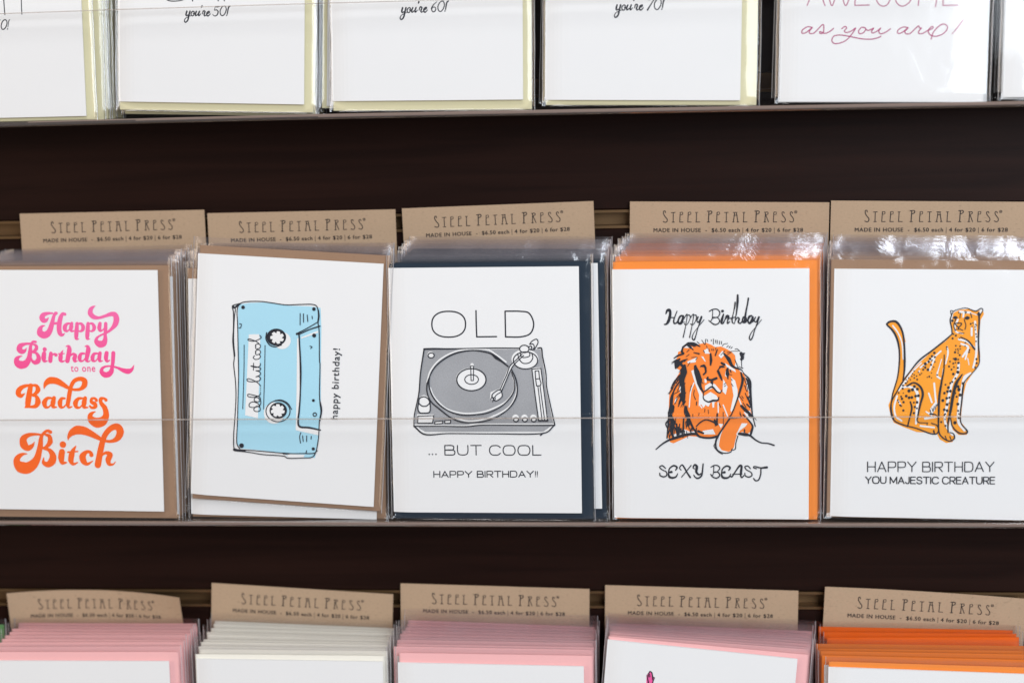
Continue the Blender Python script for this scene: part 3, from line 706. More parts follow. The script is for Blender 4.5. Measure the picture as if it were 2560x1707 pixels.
many(p, """330,196,66 312,300,80 296,400,86 282,485,80 246,515,12|420,190,30 330,190,36 232,206,52 165,255,76 152,310,82 190,342,64 246,308,10
|340,192,30 408,196,46 436,252,76 402,308,50 350,328,24|350,338,24 410,352,50 435,430,86 402,492,60 332,503,36 262,508,18
|640,376,28 572,380,46 530,440,76 545,500,54 588,508,26 624,472,18|670,372,54 655,440,76 656,500,52 706,508,18|826,380,28 780,385,46 756,440,72 766,500,54 806,508,26 842,472,18
|930,500,16 888,510,36 870,470,60 880,400,64 896,300,64 918,205,56 966,125,58 1050,96,60 1112,125,80 1108,192,80 1050,245,46 950,252,36 870,222,50 790,172,76 705,128,94 615,120,98 556,158,70 532,208,34 524,240,8
|1092,380,28 1024,385,46 980,445,76 995,505,54 1040,513,26 1076,478,18|1122,375,54 1106,445,76 1106,505,52 1160,513,18
|1284,408,48 1268,382,34 1218,385,40 1212,430,50 1262,462,62 1272,500,52 1222,518,38 1190,494,32|1424,405,48 1400,382,34 1348,388,52 1352,445,56 1402,512,74 1424,585,82 1418,650,96 1370,712,134 1290,732,146 1215,690,112 1196,630,74 1228,590,40 1272,573,10
|618,868,52 572,850,42 512,890,38 482,955,58 472,1050,76 450,1160,86 420,1260,104 362,1340,140 275,1390,166 182,1370,170 130,1300,104 148,1235,78 210,1190,46 276,1184,12|490,910,28 400,900,36 292,915,62 226,970,100 235,1055,120 290,1098,90 350,1068,56 386,1012,8
|540,902,32 600,930,58 612,1010,78 560,1080,48 500,1102,26|512,1107,26 602,1132,58 652,1210,96 640,1290,112 580,1338,84 518,1308,56 520,1238,10
|785,1155,88 775,1240,92 792,1312,62 852,1310,18|986,1074,16 950,1130,56 925,1200,86 915,1280,82 948,1332,46 1014,1310,16|870,1160,26 1012,1150,22
|1212,1200,64 1198,1162,44 1140,1157,50 1085,1220,98 1100,1290,92 1152,1332,48 1232,1288,12
|1305,1345,96 1326,1230,90 1352,1100,88 1382,980,78 1430,880,78 1512,805,82 1592,795,100 1630,862,110 1598,950,88 1520,998,50 1420,998,38 1330,960,60 1220,900,90 1112,852,118 1005,840,128 925,880,92 882,940,42 874,985,8
|1370,1205,22 1420,1170,44 1482,1195,80 1456,1270,82 1472,1332,56 1530,1335,24 1562,1298,10""")
p.dot(798, 1050, 96)
p.build('orange_lettering', INKOR, k1)
# card 2, cassette
Cc = crop(570, 740, 3.732)
p = Print(c2, Cc, .03)
p.fill('105,78 200,64 330,60 450,74 560,90 760,96 864,110 872,300 866,650 866,1030 846,1300 812,1508 560,1492 520,1462 330,1440 120,1420 86,1380 86,1140 100,900 102,600 95,300 94,130')
p.build('blue_fill', INKBLUE, k2)
p = Print(c2, Cc, .15)
p.fill('195,357 290,355 302,420 288,900 280,1140 160,1110 175,800'); p.ell(505, 415, 82, 80); p.ell(430, 1090, 95, 100)
p.fill('645,395 668,390 676,700 660,1100 668,1212 862,1250 848,1298 632,1250 640,900'); p.fill('682,385 840,322 842,342 684,398'); p.fill('550,1472 720,1478 700,1506 570,1506')
p.ell(70, 400, 18, 300); p.fill('58,110 95,80 85,150 90,500 98,900 84,1300 70,1420 56,1300 74,900 60,600')
p.build('white_areas', PAPERW, k2)
p = Print(c2, Cc, .28)
many(p, """100,75 160,54 300,50 420,65 540,82 680,78 790,78 832,100 845,180 840,240 852,330 855,600 860,640 855,900 860,1000 868,1080 855,1160 850,1250 845,1330 825,1440 800,1490 770,1506|120,70 95,95 85,150 90,250 95,450 100,700 95,950 88,1200 82,1350 95,1400 112,1420
|110,70 44,92 52,150 52,300 46,420 60,570 55,640 72,800 76,950 65,1150 55,1300 62,1428 120,1445|50,95 70,120 62,190 54,400 66,560|60,1428 200,1436 350,1448 560,1466 700,1466 800,1464 834,1440|62,1440 200,1455 330,1476 520,1490 562,1510 700,1508 772,1506|845,130 852,185 842,250|735,1440 728,1466|855,960 876,1060 860,1160""", 9)
many(p, "48,95,22 60,110,16 105,75,20|60,1430,26 100,1438,22 160,1440,14|520,1466,18 570,1468,14")
many(p, "110,258 126,262 118,296 104,296|766,466 786,474 772,488|675,162 674,268|705,165 706,243|740,175 746,237|785,188 788,212|680,1272 670,1310 678,1370|697,1300 703,1355|735,1302 735,1355|778,1305 776,1332", 8)
many(p, "645,352,22 662,352,14 668,450,14 676,600,16 676,900,12 664,1080,16 656,1150,16 668,1214,18 760,1226,18 862,1248,14|650,346,12 740,300,9 842,240,9|664,354,14 760,312,11 858,280,14|667,420,8 684,700,8 672,1000,8")
many(p, "152,457 150,700 139,1050|347,460 343,700 333,1052", 7)
for x, y, r in ((142, 105, 34), (803, 121, 34), (805, 367, 38), (128, 1393, 44), (797, 1423, 30), (798, 972, 27)): p.dot(x, y, r)
p.ring(811, 1103, 16, 16, 9)
p.ell(452, 383, 92, 80); p.ell(470, 1066, 82, 76); p.ring(468, 1072, 112, 98, 9); many(p, "440,972 500,968 560,1000 595,1055", 8)
many(p, "362,340 356,400 390,455 440,472 500,455", 10)
many(p, """245,1045 270,1025 300,1040 298,1068 262,1075 242,1060 245,1045|300,1040 290,1010 240,985 203,1000 202,1030 250,1036 300,1015 306,975 275,945 250,950 248,975 280,985 303,970 296,940 230,920 188,914 190,935 240,942 296,925 304,905
|304,832 268,800 200,770 178,776 188,793 240,798 292,788 306,765 285,748 262,752|262,752 300,735 305,715 285,700 260,695 296,692 306,672 262,658 214,650 262,664 300,650 304,628|238,690 240,625|248,556 236,572 256,590 292,582 304,560 290,540|258,520 262,545 296,540 304,515 285,500 258,512 262,525
|258,465 262,490 296,485 304,460 285,445 258,455 262,470|300,455 268,425 195,398 188,410 240,420 292,402 312,384 298,366""", 8)
for y in (893, 873, 855, 838): p.dot(305, y, 9)
p.words('happy birthday!', (1022, 1150), (1045, 490), 62, heavy=.012)
p.build('ink_drawing', INK, k2)
p = Print(c2, Cc, .42)
for cx, cy, r0, r1, ph in ((460, 386, 40, 59, .2), (466, 1066, 42, 60, 0)):
    pts = []
    for j in range(28):
        t = 2*math.pi*(j+(.45 if j % 4 == 3 else 0))/28+ph; r = r1 if j % 4 != 3 else r0; pts.append((cx+r*1.08*math.cos(t), cy+r*math.sin(t)))
    p.fill(pts)
p.build('reel_centres', PAPERW, k2)
# card 3, turntable
Ct = crop(1020, 840, 6.032)
p = Print(c3, Ct, .03)
p.fill('250,205 2000,200 2060,560 2110,850 2195,1315 1200,1325 1060,1325 870,1340 105,1335 110,1180 175,880 200,500'); p.fill('130,1368 870,1368 1060,1348 2165,1350 2035,1442 260,1442')
p.build('grey_fill', INKGREY, k3)
p = Print(c3, Ct, .15)
p.ell(950, 648, 228, 172); p.ell(342, 280, 50, 48); p.fill('155,1010 180,915 240,885 300,915 332,990 332,1150 165,1150'); p.fill('135,1178 392,1178 372,1310 138,1310'); p.fill('405,1285 528,1272 526,1320 402,1325'); p.fill('550,1268 645,1262 640,1312 555,1318')
p.ell(1765, 345, 205, 148); p.ell(1750, 195, 75, 60); p.ell(1908, 112, 55, 66); p.fill('1245,845 1380,790 1415,840 1415,920 1330,975 1235,950'); p.fill('1858,478 1998,470 2105,1275 1965,1275')
for x in (1622, 1757, 1890): p.ell(x, 1228, 50, 48)
many(p, "1715,290,56 1560,450,48 1480,620,48 1395,800,34|967,430,50 967,470,40")
many(p, "288,690 340,520 480,355 700,238 950,198 1200,206 1330,278 1480,390|1585,620 1612,760 1552,900 1440,1010 1200,1122 1000,1160 800,1158 600,1102 480,1010 382,890 338,780|1645,760 1622,900 1520,1070 1300,1200 1100,1262 900,1278 720,1238|108,1338 500,1345 870,1348 1060,1328 2195,1328|2034,215 2070,500 2086,750 2140,1020 2200,1300|140,1372 265,1454 1000,1452 2040,1450", 22)
p.build('white_areas', PAPERW, k3)
p = Print(c3, Ct, .30)
many(p, """245,195,28 400,190,26 600,192,22 900,186,16 1300,180,18 1675,182,18|1960,182,20 2012,182,22 2030,300,18 2080,560,18 2090,750,18 2140,1000,18 2215,1335,18|2212,1342,22 1800,1342,18 1200,1338,16 1060,1342,18 880,1360,18 500,1355,16 92,1356,20|92,1355,16 100,1180,16 165,870,18 190,560,18 245,195,20|92,1355,22 260,1480,22 600,1466,16 1300,1470,16 2040,1462,18 2210,1342,18|2045,1458,18 2000,1492,20
|1510,455,20 1420,385,24 1330,320,50 1250,262,22 1100,226,20 950,216,20 750,248,26 580,325,20 430,442,18 350,560,16 320,650,18 326,780,18 380,915,20 480,1035,20 620,1128,18 800,1186,20 1000,1186,18 1200,1156,18 1400,1062,16 1532,940,18 1602,820,18 1610,700,14 1565,540,12
|320,640,28 290,730,20 292,850,18 350,985,18 480,1100,20 650,1228,18 800,1290,18 950,1302,14 1150,1282,18 1350,1212,14 1530,1080,18 1632,920,22 1650,760,18 1622,625,18 1562,500,14""")
p.ring(957, 655, 220, 166, 18, m=16); p.ring(960, 652, 103, 72, 14, m=14); p.ring(350, 290, 46, 38, 16, m=12)
for a, b in (((948, 480), (952, 665)), ((990, 480), (988, 665)), ((952, 668), (988, 668))): p.stroke([a, b], 12)
p.ring(967, 466, 24, 22, 12, m=10)
p.ring(1773, 365, 183, 128, 16); p.ring(1755, 192, 70, 56, 16); many(p, "1835,120 1875,72 1940,45 1962,95 1925,170 1905,205|1838,122 1885,118 1905,160 1885,205 1845,205|1825,160 1858,150 1868,190 1835,200|1695,250 1702,300 1745,322 1832,300 1836,240|1655,262 1680,350 1740,408 1832,398 1882,330 1868,258|1722,268 1640,350 1540,450 1490,580 1440,690 1388,812|1745,290 1600,430 1540,530 1490,650 1412,832", 15)
p.stroke('1270,880 1380,805 1415,850 1416,915 1330,975 1292,950', 15, True); many(p, "1300,930 1340,880 1402,842|1248,952 1272,898|1280,988 1290,925|1312,975 1318,930", 13)
for st in (((1870, 495), (2005, 485), (2060, 900), (2105, 1270), (1972, 1270), (1920, 900), (1870, 495)), ((1918, 525), (1972, 520), (1985, 640), (2008, 710), (1995, 745), (1940, 750), (1925, 640), (1918, 525)), ((150, 1205), (392, 1195), (370, 1308), (148, 1310), (150, 1205)), ((408, 1288), (526, 1275), (520, 1315), (404, 1325), (408, 1288)), ((552, 1272), (646, 1265), (640, 1310), (560, 1312), (552, 1272))):
    for a, b in zip(st[:-1], st[1:]): p.stroke([a, b], 14)
p.stroke([(1925, 645), (1992, 640)], 14); p.stroke([(1960, 752), (2022, 1262)], 13); p.stroke([(1992, 750), (2062, 1262)], 13); p.stroke([(1972, 1272), (2108, 1272)], 26)
many(p, "165,1010 175,940 240,912 300,940 328,1000 280,1050 215,1052 165,1010|162,1000 152,1100 190,1156 310,1152 336,1110 334,995", 17)
for x in (1630, 1765, 1898): p.ring(x, 1258, 36, 32, 15, m=12); p.stroke([(x-32, 1240), (x-10, 1234)], 10); p.stroke([(x+8, 1234), (x+34, 1236)], 10)
p.build('ink_drawing', INK, k3)
Co = crop(940, 480, 3.136)
p = Print(c3, Co)
p.ring(570, 1036, 132, 101, 11, n=2.35, m=28)
many(p, "784,930 786,1030 790,1136|790,1135 945,1133|1012,934 1016,1135|1012,934 1130,935 1200,950 1236,1030 1212,1106 1140,1134 1016,1135", 11)
Co2 = crop(940, 900, 3.136); p.C = Co2
p.line('BUT', (541, 742), (826, 742), 74, 8.5); p.line('COOL', (893, 743), (1293, 743), 74, 8.5)
for x in (418, 443, 470): p.dot(x, 737, 12)
p.line('HAPPY', (454, 917), (752, 917), 46, 8); p.line('BIRTHDAY', (795, 916), (1235, 915), 46, 8)
for x in (1250, 1265): p.stroke([(x, 871), (x, 900)], 7); p.dot(x, 912, 8)
p.build('lettering', INK, k3)
# card 4, lion
Cl = crop(1640, 840, 5.059)
p = Print(c4, Cl, .03)
p.fill('575,95 640,85 700,110 750,140 820,130 900,165 960,200 1000,250 1010,320 995,380 1060,440 1110,480 1150,560 1170,700 1180,880 1205,960 1225,1080 1205,1200 1160,1230 1090,1210 1040,1240 1010,1330 985,1420 920,1462 830,1440 792,1380 790,1300 830,1170 780,1255 650,1280 540,1272 420,1262 340,1300 220,1355 180,1340 150,1280 140,1180 150,1060 160,960 170,700 200,620 260,520 310,440 250,400 240,310 270,270 280,200 330,180 350,130 430,110 520,110')
p.build('orange_fill', INKLION, k4)
p = Print(c4, Cl, .15)
for s_ in ('350,148 400,115 445,130 470,150 400,150', '445,440 475,425 520,540 560,680 610,770 640,810 640,850 600,905 572,862 540,885 545,740 495,600', '600,760 690,705 765,750 790,800 760,830 690,840 665,890 640,880 600,835', '620,625 700,580 752,612 825,700 790,718 720,658 618,692', '952,195 1060,190 1112,240 1100,300 1080,400 1010,330 1000,240', '600,185 655,150 668,205 705,222 622,222', '790,245 840,182 872,232 822,282', '395,322 518,268 500,330 402,342', '950,520 1000,560 1032,680 1032,800 992,900 950,962 942,930 980,750 955,600', '1110,960 1190,940 1230,1050 1242,1130 1180,1072', '880,442 920,470 912,530 872,500', '868,338 1000,420 1012,458 900,398', '850,540 905,640 882,738 842,700', '588,1195 720,1175 752,1240 602,1242', '220,1240 340,1212 500,1200 482,1228 245,1295', '612,540 640,548 640,590 616,590', '700,760 730,730 745,770 735,900 715,905', '250,770 275,790 250,850 232,840', '295,600 320,600 312,715 298,700', '1010,1250 1085,1100 1160,1102 1130,1142 1062,1192 1042,1230', '1130,510 1160,545 1172,680 1150,680 1145,590', '570,255 600,260 632,325 615,318', '335,1170 420,1200 360,1225', '790,1105 850,1110 820,1165'):
    p.fill(s_)
many(p, "480,590 440,700 420,895|785,840 788,965|850,870 905,1010|560,880 580,905|880,1112 815,1240 785,1400|1035,1235 1008,1330 985,1420 920,1468 850,1462|1045,780 1080,870", 15)
p.build('white_areas', PAPERW, k4)
p = Print(c4, Cl, .28)
many(p, """555,130,14.6 480,95,33.5 400,100,37.8 440,150,21
|340,140,23.1 400,105,23.1 470,172,12.6
|340,140,14.6 328,200,31.5 350,220,23.1 280,245,23.1 228,280,12.6
|250,405,21 256,330,44 300,288,21
|262,385,42 330,320,31.5 395,290,12.6
|330,372,35.6 300,340,27.3 260,360,21
|362,370,31.5 352,450,86 330,550,65 342,650,52.5 345,760,58.8 350,860,23.1
|300,495,21 230,580,18.9 190,660,12.6
|312,560,16.8 252,640,18.9 218,720,18.9 200,860,25.1
|240,660,14.6 192,780,23.1 185,880,27.3 165,960,18.9 160,1080,27.3 148,1180,16.8 140,1290,16.8
|270,790,10.5 238,858,10.5
|320,800,14.6 282,888,10.5
|300,730,10.5 250,790,8.4
|300,690,10.5 230,730,8.4
|212,885,42 190,1000,33.5 212,1090,65 200,1200,46.1 222,1290,18.9
|370,885,21 380,950,54.5 410,1020,50.4 398,1130,18.9
|350,1040,16.8 345,1200,25.1
|260,1110,23.1 270,1250,23.1
|300,1110,12.6 290,1240,18.9
|418,1050,31.5 470,1160,25.1 520,1232,21
|150,1070,23.1 125,1110,16.8 150,1170,14.6
|440,1180,12.6 445,1230,10.5
|0,1430,12.6 70,1370,18.9 150,1320,25.1 260,1280,37.8 380,1245,35.6 500,1235,31.5 560,1272,25.1 680,1285,25.1 780,1265,31.5
|1050,1232,31.5 1130,1242,44 1190,1256,25.1 1260,1310,18.9 1330,1345,16.8 1420,1355,16.8 1492,1378,21
|510,1140,14.6 560,1090,16.8 630,1056,16.8 720,1080,21 772,1110,31.5
|512,1160,12.6 505,1230,16.8
|535,1200,31.5 600,1226,21
|932,1040,21 850,1160,21 792,1250,23.1 756,1340,23.1 772,1430,16.8 850,1475,14.6 940,1465,14.6 965,1420,10.5
|1035,1260,12.6 1010,1350,12.6 1002,1425,12.6 962,1440,10.5
|756,1340,10.5 735,1390,10.5 790,1460,12.6 840,1490,10.5
|860,222,21 920,290,48.3 970,380,31.5 1080,425,14.6
|1110,470,12.6 1188,560,23.1 1195,700,29.4 1206,850,23.1 1222,1000,14.6 1256,1140,12.6
|1140,530,14.6 1162,570,31.5 1180,640,27.3
|1075,460,18.9 1095,560,31.5 1066,680,27.3 1020,820,16.8 960,980,14.6 930,1030,16.8 1070,1026,12.6
|1080,880,31.5 1140,940,44 1222,1012,21
|1160,770,21 1200,880,21
|1100,990,14.6 1180,1070,18.9 1222,1140,23.1 1206,1210,31.5 1200,1242,21
|1150,860,18.9 1190,900,16.8
|1120,1180,16.8 1120,1210,16.8
|1060,975,10.5 1080,1015,8.4 1060,950,6.3
|1060,220,14.6 1120,215,12.6
|1075,212,31.5 1092,270,44 1080,300,25.1
|1080,320,10.5 1085,400,8.4
|1050,390,8.4 1100,405,10.5
|1085,425,10.5 1110,470,8.4
|1000,165,8.4 1025,160,8.4 1060,190,10.5
|900,205,8.4 960,192,7.3 1040,190,7.3
|690,222,21 696,300,35.6 690,365,18.9
|500,372,21 510,440,54.5 546,560,60.9 562,640,33.5 600,710,16.8
|560,385,10.5 610,370,25.1 630,450,23.1 600,485,18.9
|790,420,12.6 830,380,21 865,390,12.6
|785,440,31.5 820,520,29.4 836,560,10.5
|830,338,26.2 865,360,29.4
|910,400,14.6 905,470,39.9 910,540,12.6
|940,430,16.8 950,460,10.5
|935,485,8.4 960,490,8.4
|645,542,16.8 665,515,12.6 650,540,21 690,550,14.6 710,590,14.6 730,545,12.6 768,535,23.1 740,550,14.6
|600,705,14.6 640,680,14.6 710,640,21 770,700,16.8 810,715,16.8 835,680,10.5
|712,612,8.4 712,650,16.8
|600,710,10.5 602,790,14.6 660,830,18.9 720,815,29.4 782,808,21 796,768,10.5
|775,170,14.6 750,245,14.6
|480,208,12.6 545,222,18.9
|485,680,8.4 478,740,8.4 500,800,10.5
|515,830,12.6 510,872,10.5
|775,980,18.9 770,1090,23.1
|740,1055,18.9 762,1115,37.8
|920,1020,8.4 1010,1030,8.4
|545,540,8.4 600,600,6.3
|300,520,9.8 255,600,8.5
|320,600,9.8 270,690,8.5
|330,690,9.8 285,780,7.3
|335,760,9.8 300,850,7.3
|225,700,9.8 205,780,8.5
|205,900,9.8 190,980,8.5
|390,880,9.8 400,960,8.5
|250,1030,9.8 245,1110,8.5
|375,1080,9.8 385,1160,8.5
|1110,520,9.8 1140,600,8.5
|1120,620,9.8 1150,700,8.5
|1130,720,9.8 1160,800,8.5
|1100,840,9.8 1140,900,8.5
|430,330,8.5 400,380,7.3
|380,420,9.8 350,480,8.5
|575,378,24.4 605,378,29.3 630,400,22
|812,385,24.4 845,385,26.8
|655,520,22 650,545,26.8 700,552,24.4 765,530,29.3
|700,585,26.8 715,600,22
|495,380,29.3 515,450,68.3 548,560,73.2
|900,420,26.8 905,480,48.8
|640,120,7.3 650,160,6.1
|760,140,7.3 750,175,6.1
|420,170,8.5 390,200,7.3
|420,230,8.5 380,260,7.3
|350,300,8.5 310,330,7.3
|800,850,7.3 820,900,6.1
|620,920,7.3 615,960,6.1
|660,930,7.3 665,980,6.1
|450,620,7.3 430,700,6.1
|1000,300,9.8 1040,400,8.5""")
many(p, "520,70 550,95|580,50 620,105 628,38|645,40 656,70|700,45 700,64|727,35 727,102|755,50 755,84|775,50 775,96|805,60 803,100|830,65 828,100|905,92 860,100 840,122|915,120 895,138|940,125 925,148|965,135 948,155|600,180 615,205|670,162 676,188|705,162 708,182|725,160 728,180|870,185 820,240|450,270 520,268 500,300|850,960 852,1120|545,970 540,1000|465,985 468,1030|1060,760 1100,815|1085,755 1105,785|860,610 885,590|865,635 885,620|955,600 975,635|950,540 965,560|905,230 950,205", 8)
rl = random.Random(5)
def hairs(path, n, ln, dx, dy, spread, w=9):
    """short scratchy pen strokes along a path"""
    q = parse(path)
    for _ in range(n):
        t = rl.random()*(len(q)-1); a = int(t); f_ = t-a; x = q[a][0]*(1-f_)+q[a+1][0]*f_+rl.uniform(-spread, spread); y = q[a][1]*(1-f_)+q[a+1][1]*f_+rl.uniform(-8, 8)
        l_ = ln*rl.uniform(.5, 1.2); ax = dx+rl.uniform(-.25, .25)
        p.stroke([(x, y, w*rl.uniform(.8, 1.6)), (x+ax*l_*.5+rl.uniform(-3, 3), y+dy*l_*.5, w), (x+ax*l_, y+dy*l_, w*.4)])
hairs('360,380 350,480 335,560 345,660 345,760 355,840', 34, 70, -.55, 1, 34, 10)
hairs('300,500 240,590 205,680', 14, 70, -.6, .9, 18, 8)
hairs('205,880 185,980 190,1080 190,1180 200,1270', 34, 60, -.15, 1, 30, 10)
hairs('260,1130 300,1190 360,1200', 22, 80, .05, 1, 40, 9)
hairs('375,900 400,980 410,1080 440,1160', 22, 60, -.1, 1, 26, 9)
hairs('250,300 300,330 350,310', 18, 50, -.8, .6, 30, 9)
hairs('380,120 450,110 520,110', 12, 45, .9, .5, 18, 9)
hairs('1160,560 1190,680 1200,820', 14, 55, -.3, 1, 18, 8)
hairs('1100,900 1160,960 1210,1010', 14, 60, .7, .9, 20, 9)
hairs('1090,220 1100,260 1080,300', 10, 30, .8, .3, 16, 8)
hairs('760,1060 750,1110', 8, 40, -.2, 1, 16, 9)
p.fill('495,360 530,430 560,520 585,540 570,610 560,680 520,600 500,500 480,420'); p.fill('1060,205 1130,215 1105,240 1115,265 1095,275 1090,320 1060,290 1075,270 1060,240')
p.C = crop(1650, 730, 8.711)
many(p, """130,470,25 160,400,52 205,390,62 225,450,54 208,560,62 182,640,62 140,695,42 97,702,28|210,552,24 310,555,24|372,412,18 330,520,22 300,620,30 312,680,36 360,670,30 400,600,20|510,512,26 450,520,42 402,600,34 400,665,42 448,682,60 490,610,52 505,535,42|492,620,40 500,660,20 545,652,14
|512,592,20 592,480,20 562,720,14 506,985,24|590,502,14 640,500,26 662,545,20 630,640,14 580,710,18 535,690,22|662,560,16 732,480,20 700,720,14 646,985,24|735,502,14 782,500,26 796,545,20 770,640,14 710,715,18 670,690,22|830,540,30 806,620,26 832,660,28 880,600,40 905,535,40|900,560,40 862,680,26 820,800,18 780,950,22 742,1040,32 702,1000,24 730,900,14 800,800,12 960,600,16
|1075,418,24 1150,376,24 1250,376,24 1304,450,24 1260,540,20 1150,546,22|1148,385,16 1145,500,16 1132,590,20 1092,640,16 1062,615,18|1150,566,22 1250,556,18 1300,620,22 1260,690,24 1180,702,30 1092,642,20|1385,480,28 1352,590,56 1340,670,46 1370,682,34 1410,612,20|1410,612,16 1460,522,60 1492,530,50 1476,620,26 1470,682,32 1522,640,18
|1550,600,12 1600,450,14 1636,212,20 1642,300,10 1600,450,16 1572,640,26 1602,682,20|1500,576,22 1640,546,22|1692,66,40 1690,200,52 1672,400,32 1640,600,16 1622,690,14|1630,640,14 1690,552,26 1725,580,36 1706,650,36 1750,680,30 1800,610,20|1800,600,28 1798,650,36 1850,640,80 1856,560,60 1822,545,40 1790,600,20|1925,134,36 1906,260,30 1872,430,36 1856,560,46 1862,650,40 1902,600,20
|2000,512,30 1950,530,52 1915,620,34 1950,680,42 2000,620,60 2020,545,46|1996,630,30 2020,652,20 2052,600,16|2080,545,24 2050,620,26 2092,650,26 2130,590,30 2160,530,36 2110,700,26 2060,830,20 2020,970,24 1975,1040,30 1946,990,24 1990,880,16 2060,790,12 2212,600,14""")
p.dot(1362, 413, 62)
p.C = crop(1630, 1140, 7.84)
E_ = "465,268,24 492,215,34 425,182,34 345,240,26 326,330,24 342,400,46 402,420,42 470,400,30 505,335,14|345,312,28 388,292,24 392,315,26 350,318,24"
many(p, """265,232,20 202,180,26 150,212,22 200,260,20 280,302,20 290,370,24 230,400,28 160,372,24 155,325,18|""" + E_ + """|570,266,20 540,226,18 590,166,26 640,230,30 690,320,30 750,410,36|768,176,20 660,310,18 580,405,18|836,242,20 806,220,22 840,162,32 880,202,52 870,300,46 920,360,32 966,332,20|1003,146,24 990,280,28 970,380,32 900,430,32 842,402,24 820,365,18
|1156,212,20 1220,176,22 1290,182,24 1330,232,22 1290,290,18|1215,182,16 1205,320,16 1185,375,16 1150,350,18|1215,310,28 1290,308,24 1330,370,24 1270,425,28 1200,406,24 1160,370,20
|1540,385,26 1562,405,28 1640,290,26 1720,182,38 1755,190,42 1746,300,46 1740,380,32 1762,415,28 1800,375,20|1580,350,18 1762,345,24|1930,240,20 1880,190,24 1822,202,24 1850,260,22 1940,312,20 1960,370,24 1900,405,28 1830,380,24 1820,325,18|2050,240,22 1992,222,24 2010,196,24 2130,225,30 2250,215,48|2135,235,24 2130,350,24 2090,460,26 2030,475,28 1990,430,20""")
many(p, '|'.join(' '.join(f'{a+1040},{b+5},{c}' for a, b, c in parse(q)) for q in E_.split('|')))
p.build('ink_drawing', INK, k4)
# card 5, cheetah
Ch = crop(2200, 760, 4.357)
p = Print(c5, Ch, .03)
p.fill('790,150 800,95 870,62 960,55 1040,80 1120,62 1132,110 1095,175 1085,300 1080,420 1092,570 1080,660 1012,750 940,860 906,1000 890,1150 880,1280 952,1370 948,1422 860,1425 790,1365 768,1220 742,1380 818,1440 790,1500 720,1512 650,1472 620,1412 560,1402 400,1392 250,1336 150,1290 112,1200 92,1100 120,1030 170,980 240,860 330,740 450,620 580,500 720,400 782,330 772,220')
p.fill('72,215 110,182 180,182 242,260 280,410 262,430 272,700 265,820 200,940 140,1040 128,980 180,820 212,640 200,460 160,310')
p.build('yellow_orange_fill', INKCHEE, k5)
p = Print(c5, Ch, .15)
many(p, """140,235,16.8 200,320,15.1 240,430,15.1 252,600,11.8
|870,84,25.2 980,92,25.2
|912,95,21.8 905,140,18.5
|848,170,20.2 815,250,18.5 832,302,16.8 900,320,15.1
|1035,190,21.8 1050,400,25.2 1045,560,23.5 1015,690,21.8
|998,262,21.8 998,340,21.8
|860,382,23.5 950,410,21.8 1022,470,21.8
|885,432,21.8 960,470,23.5 900,572,21.8
|960,480,18.5 930,600,16.8
|955,590,10.1 970,660,8.4
|662,512,18.5 560,600,18.5 440,690,16.8
|600,572,20.2 540,720,18.5
|730,462,15.1 740,532,18.5 715,650,13.4
|670,600,10.1 640,700,10.1 622,780,21.8 655,810,18.5
|450,640,11.8 350,740,16.8 280,835,21.8 205,940,16.8
|858,640,25.2 845,750,30.2 790,850,25.2 760,950,28.6 730,1100,30.2 705,1250,25.2 735,1350,25.2 790,1420,28.6
|985,750,20.2 930,800,50.4 895,900,28.6 868,1050,28.6 850,1220,28.6 862,1300,28.6 920,1375,23.5
|590,862,20.2 602,1000,20.2 610,1070,20.2
|530,970,18.5 565,1070,18.5
|605,1090,42 570,1150,50.4 560,1180,33.6
|490,1245,25.2 610,1225,25.2
|500,1170,13.4 560,1205,25.2
|250,905,21.8 320,900,23.5 395,945,30.2 412,1050,30.2 400,1150,25.2 392,1300,21.8
|185,1000,20.2 155,1120,20.2 172,1220,20.2 235,1270,18.5
|440,1325,20.2 590,1342,18.5
|690,700,10.1 660,900,10.1 650,1000,8.4
|940,80,10.1 1060,120,8.4
|1090,90,25.2 1105,70,18.5
|785,85,21.8 800,90,16.8
|200,1050,13.4 225,1100,16.8
|420,740,16.8 430,725,13.4""")
p.build('white_areas', PAPERW, k5)
p = Print(c5, Ch, .28)
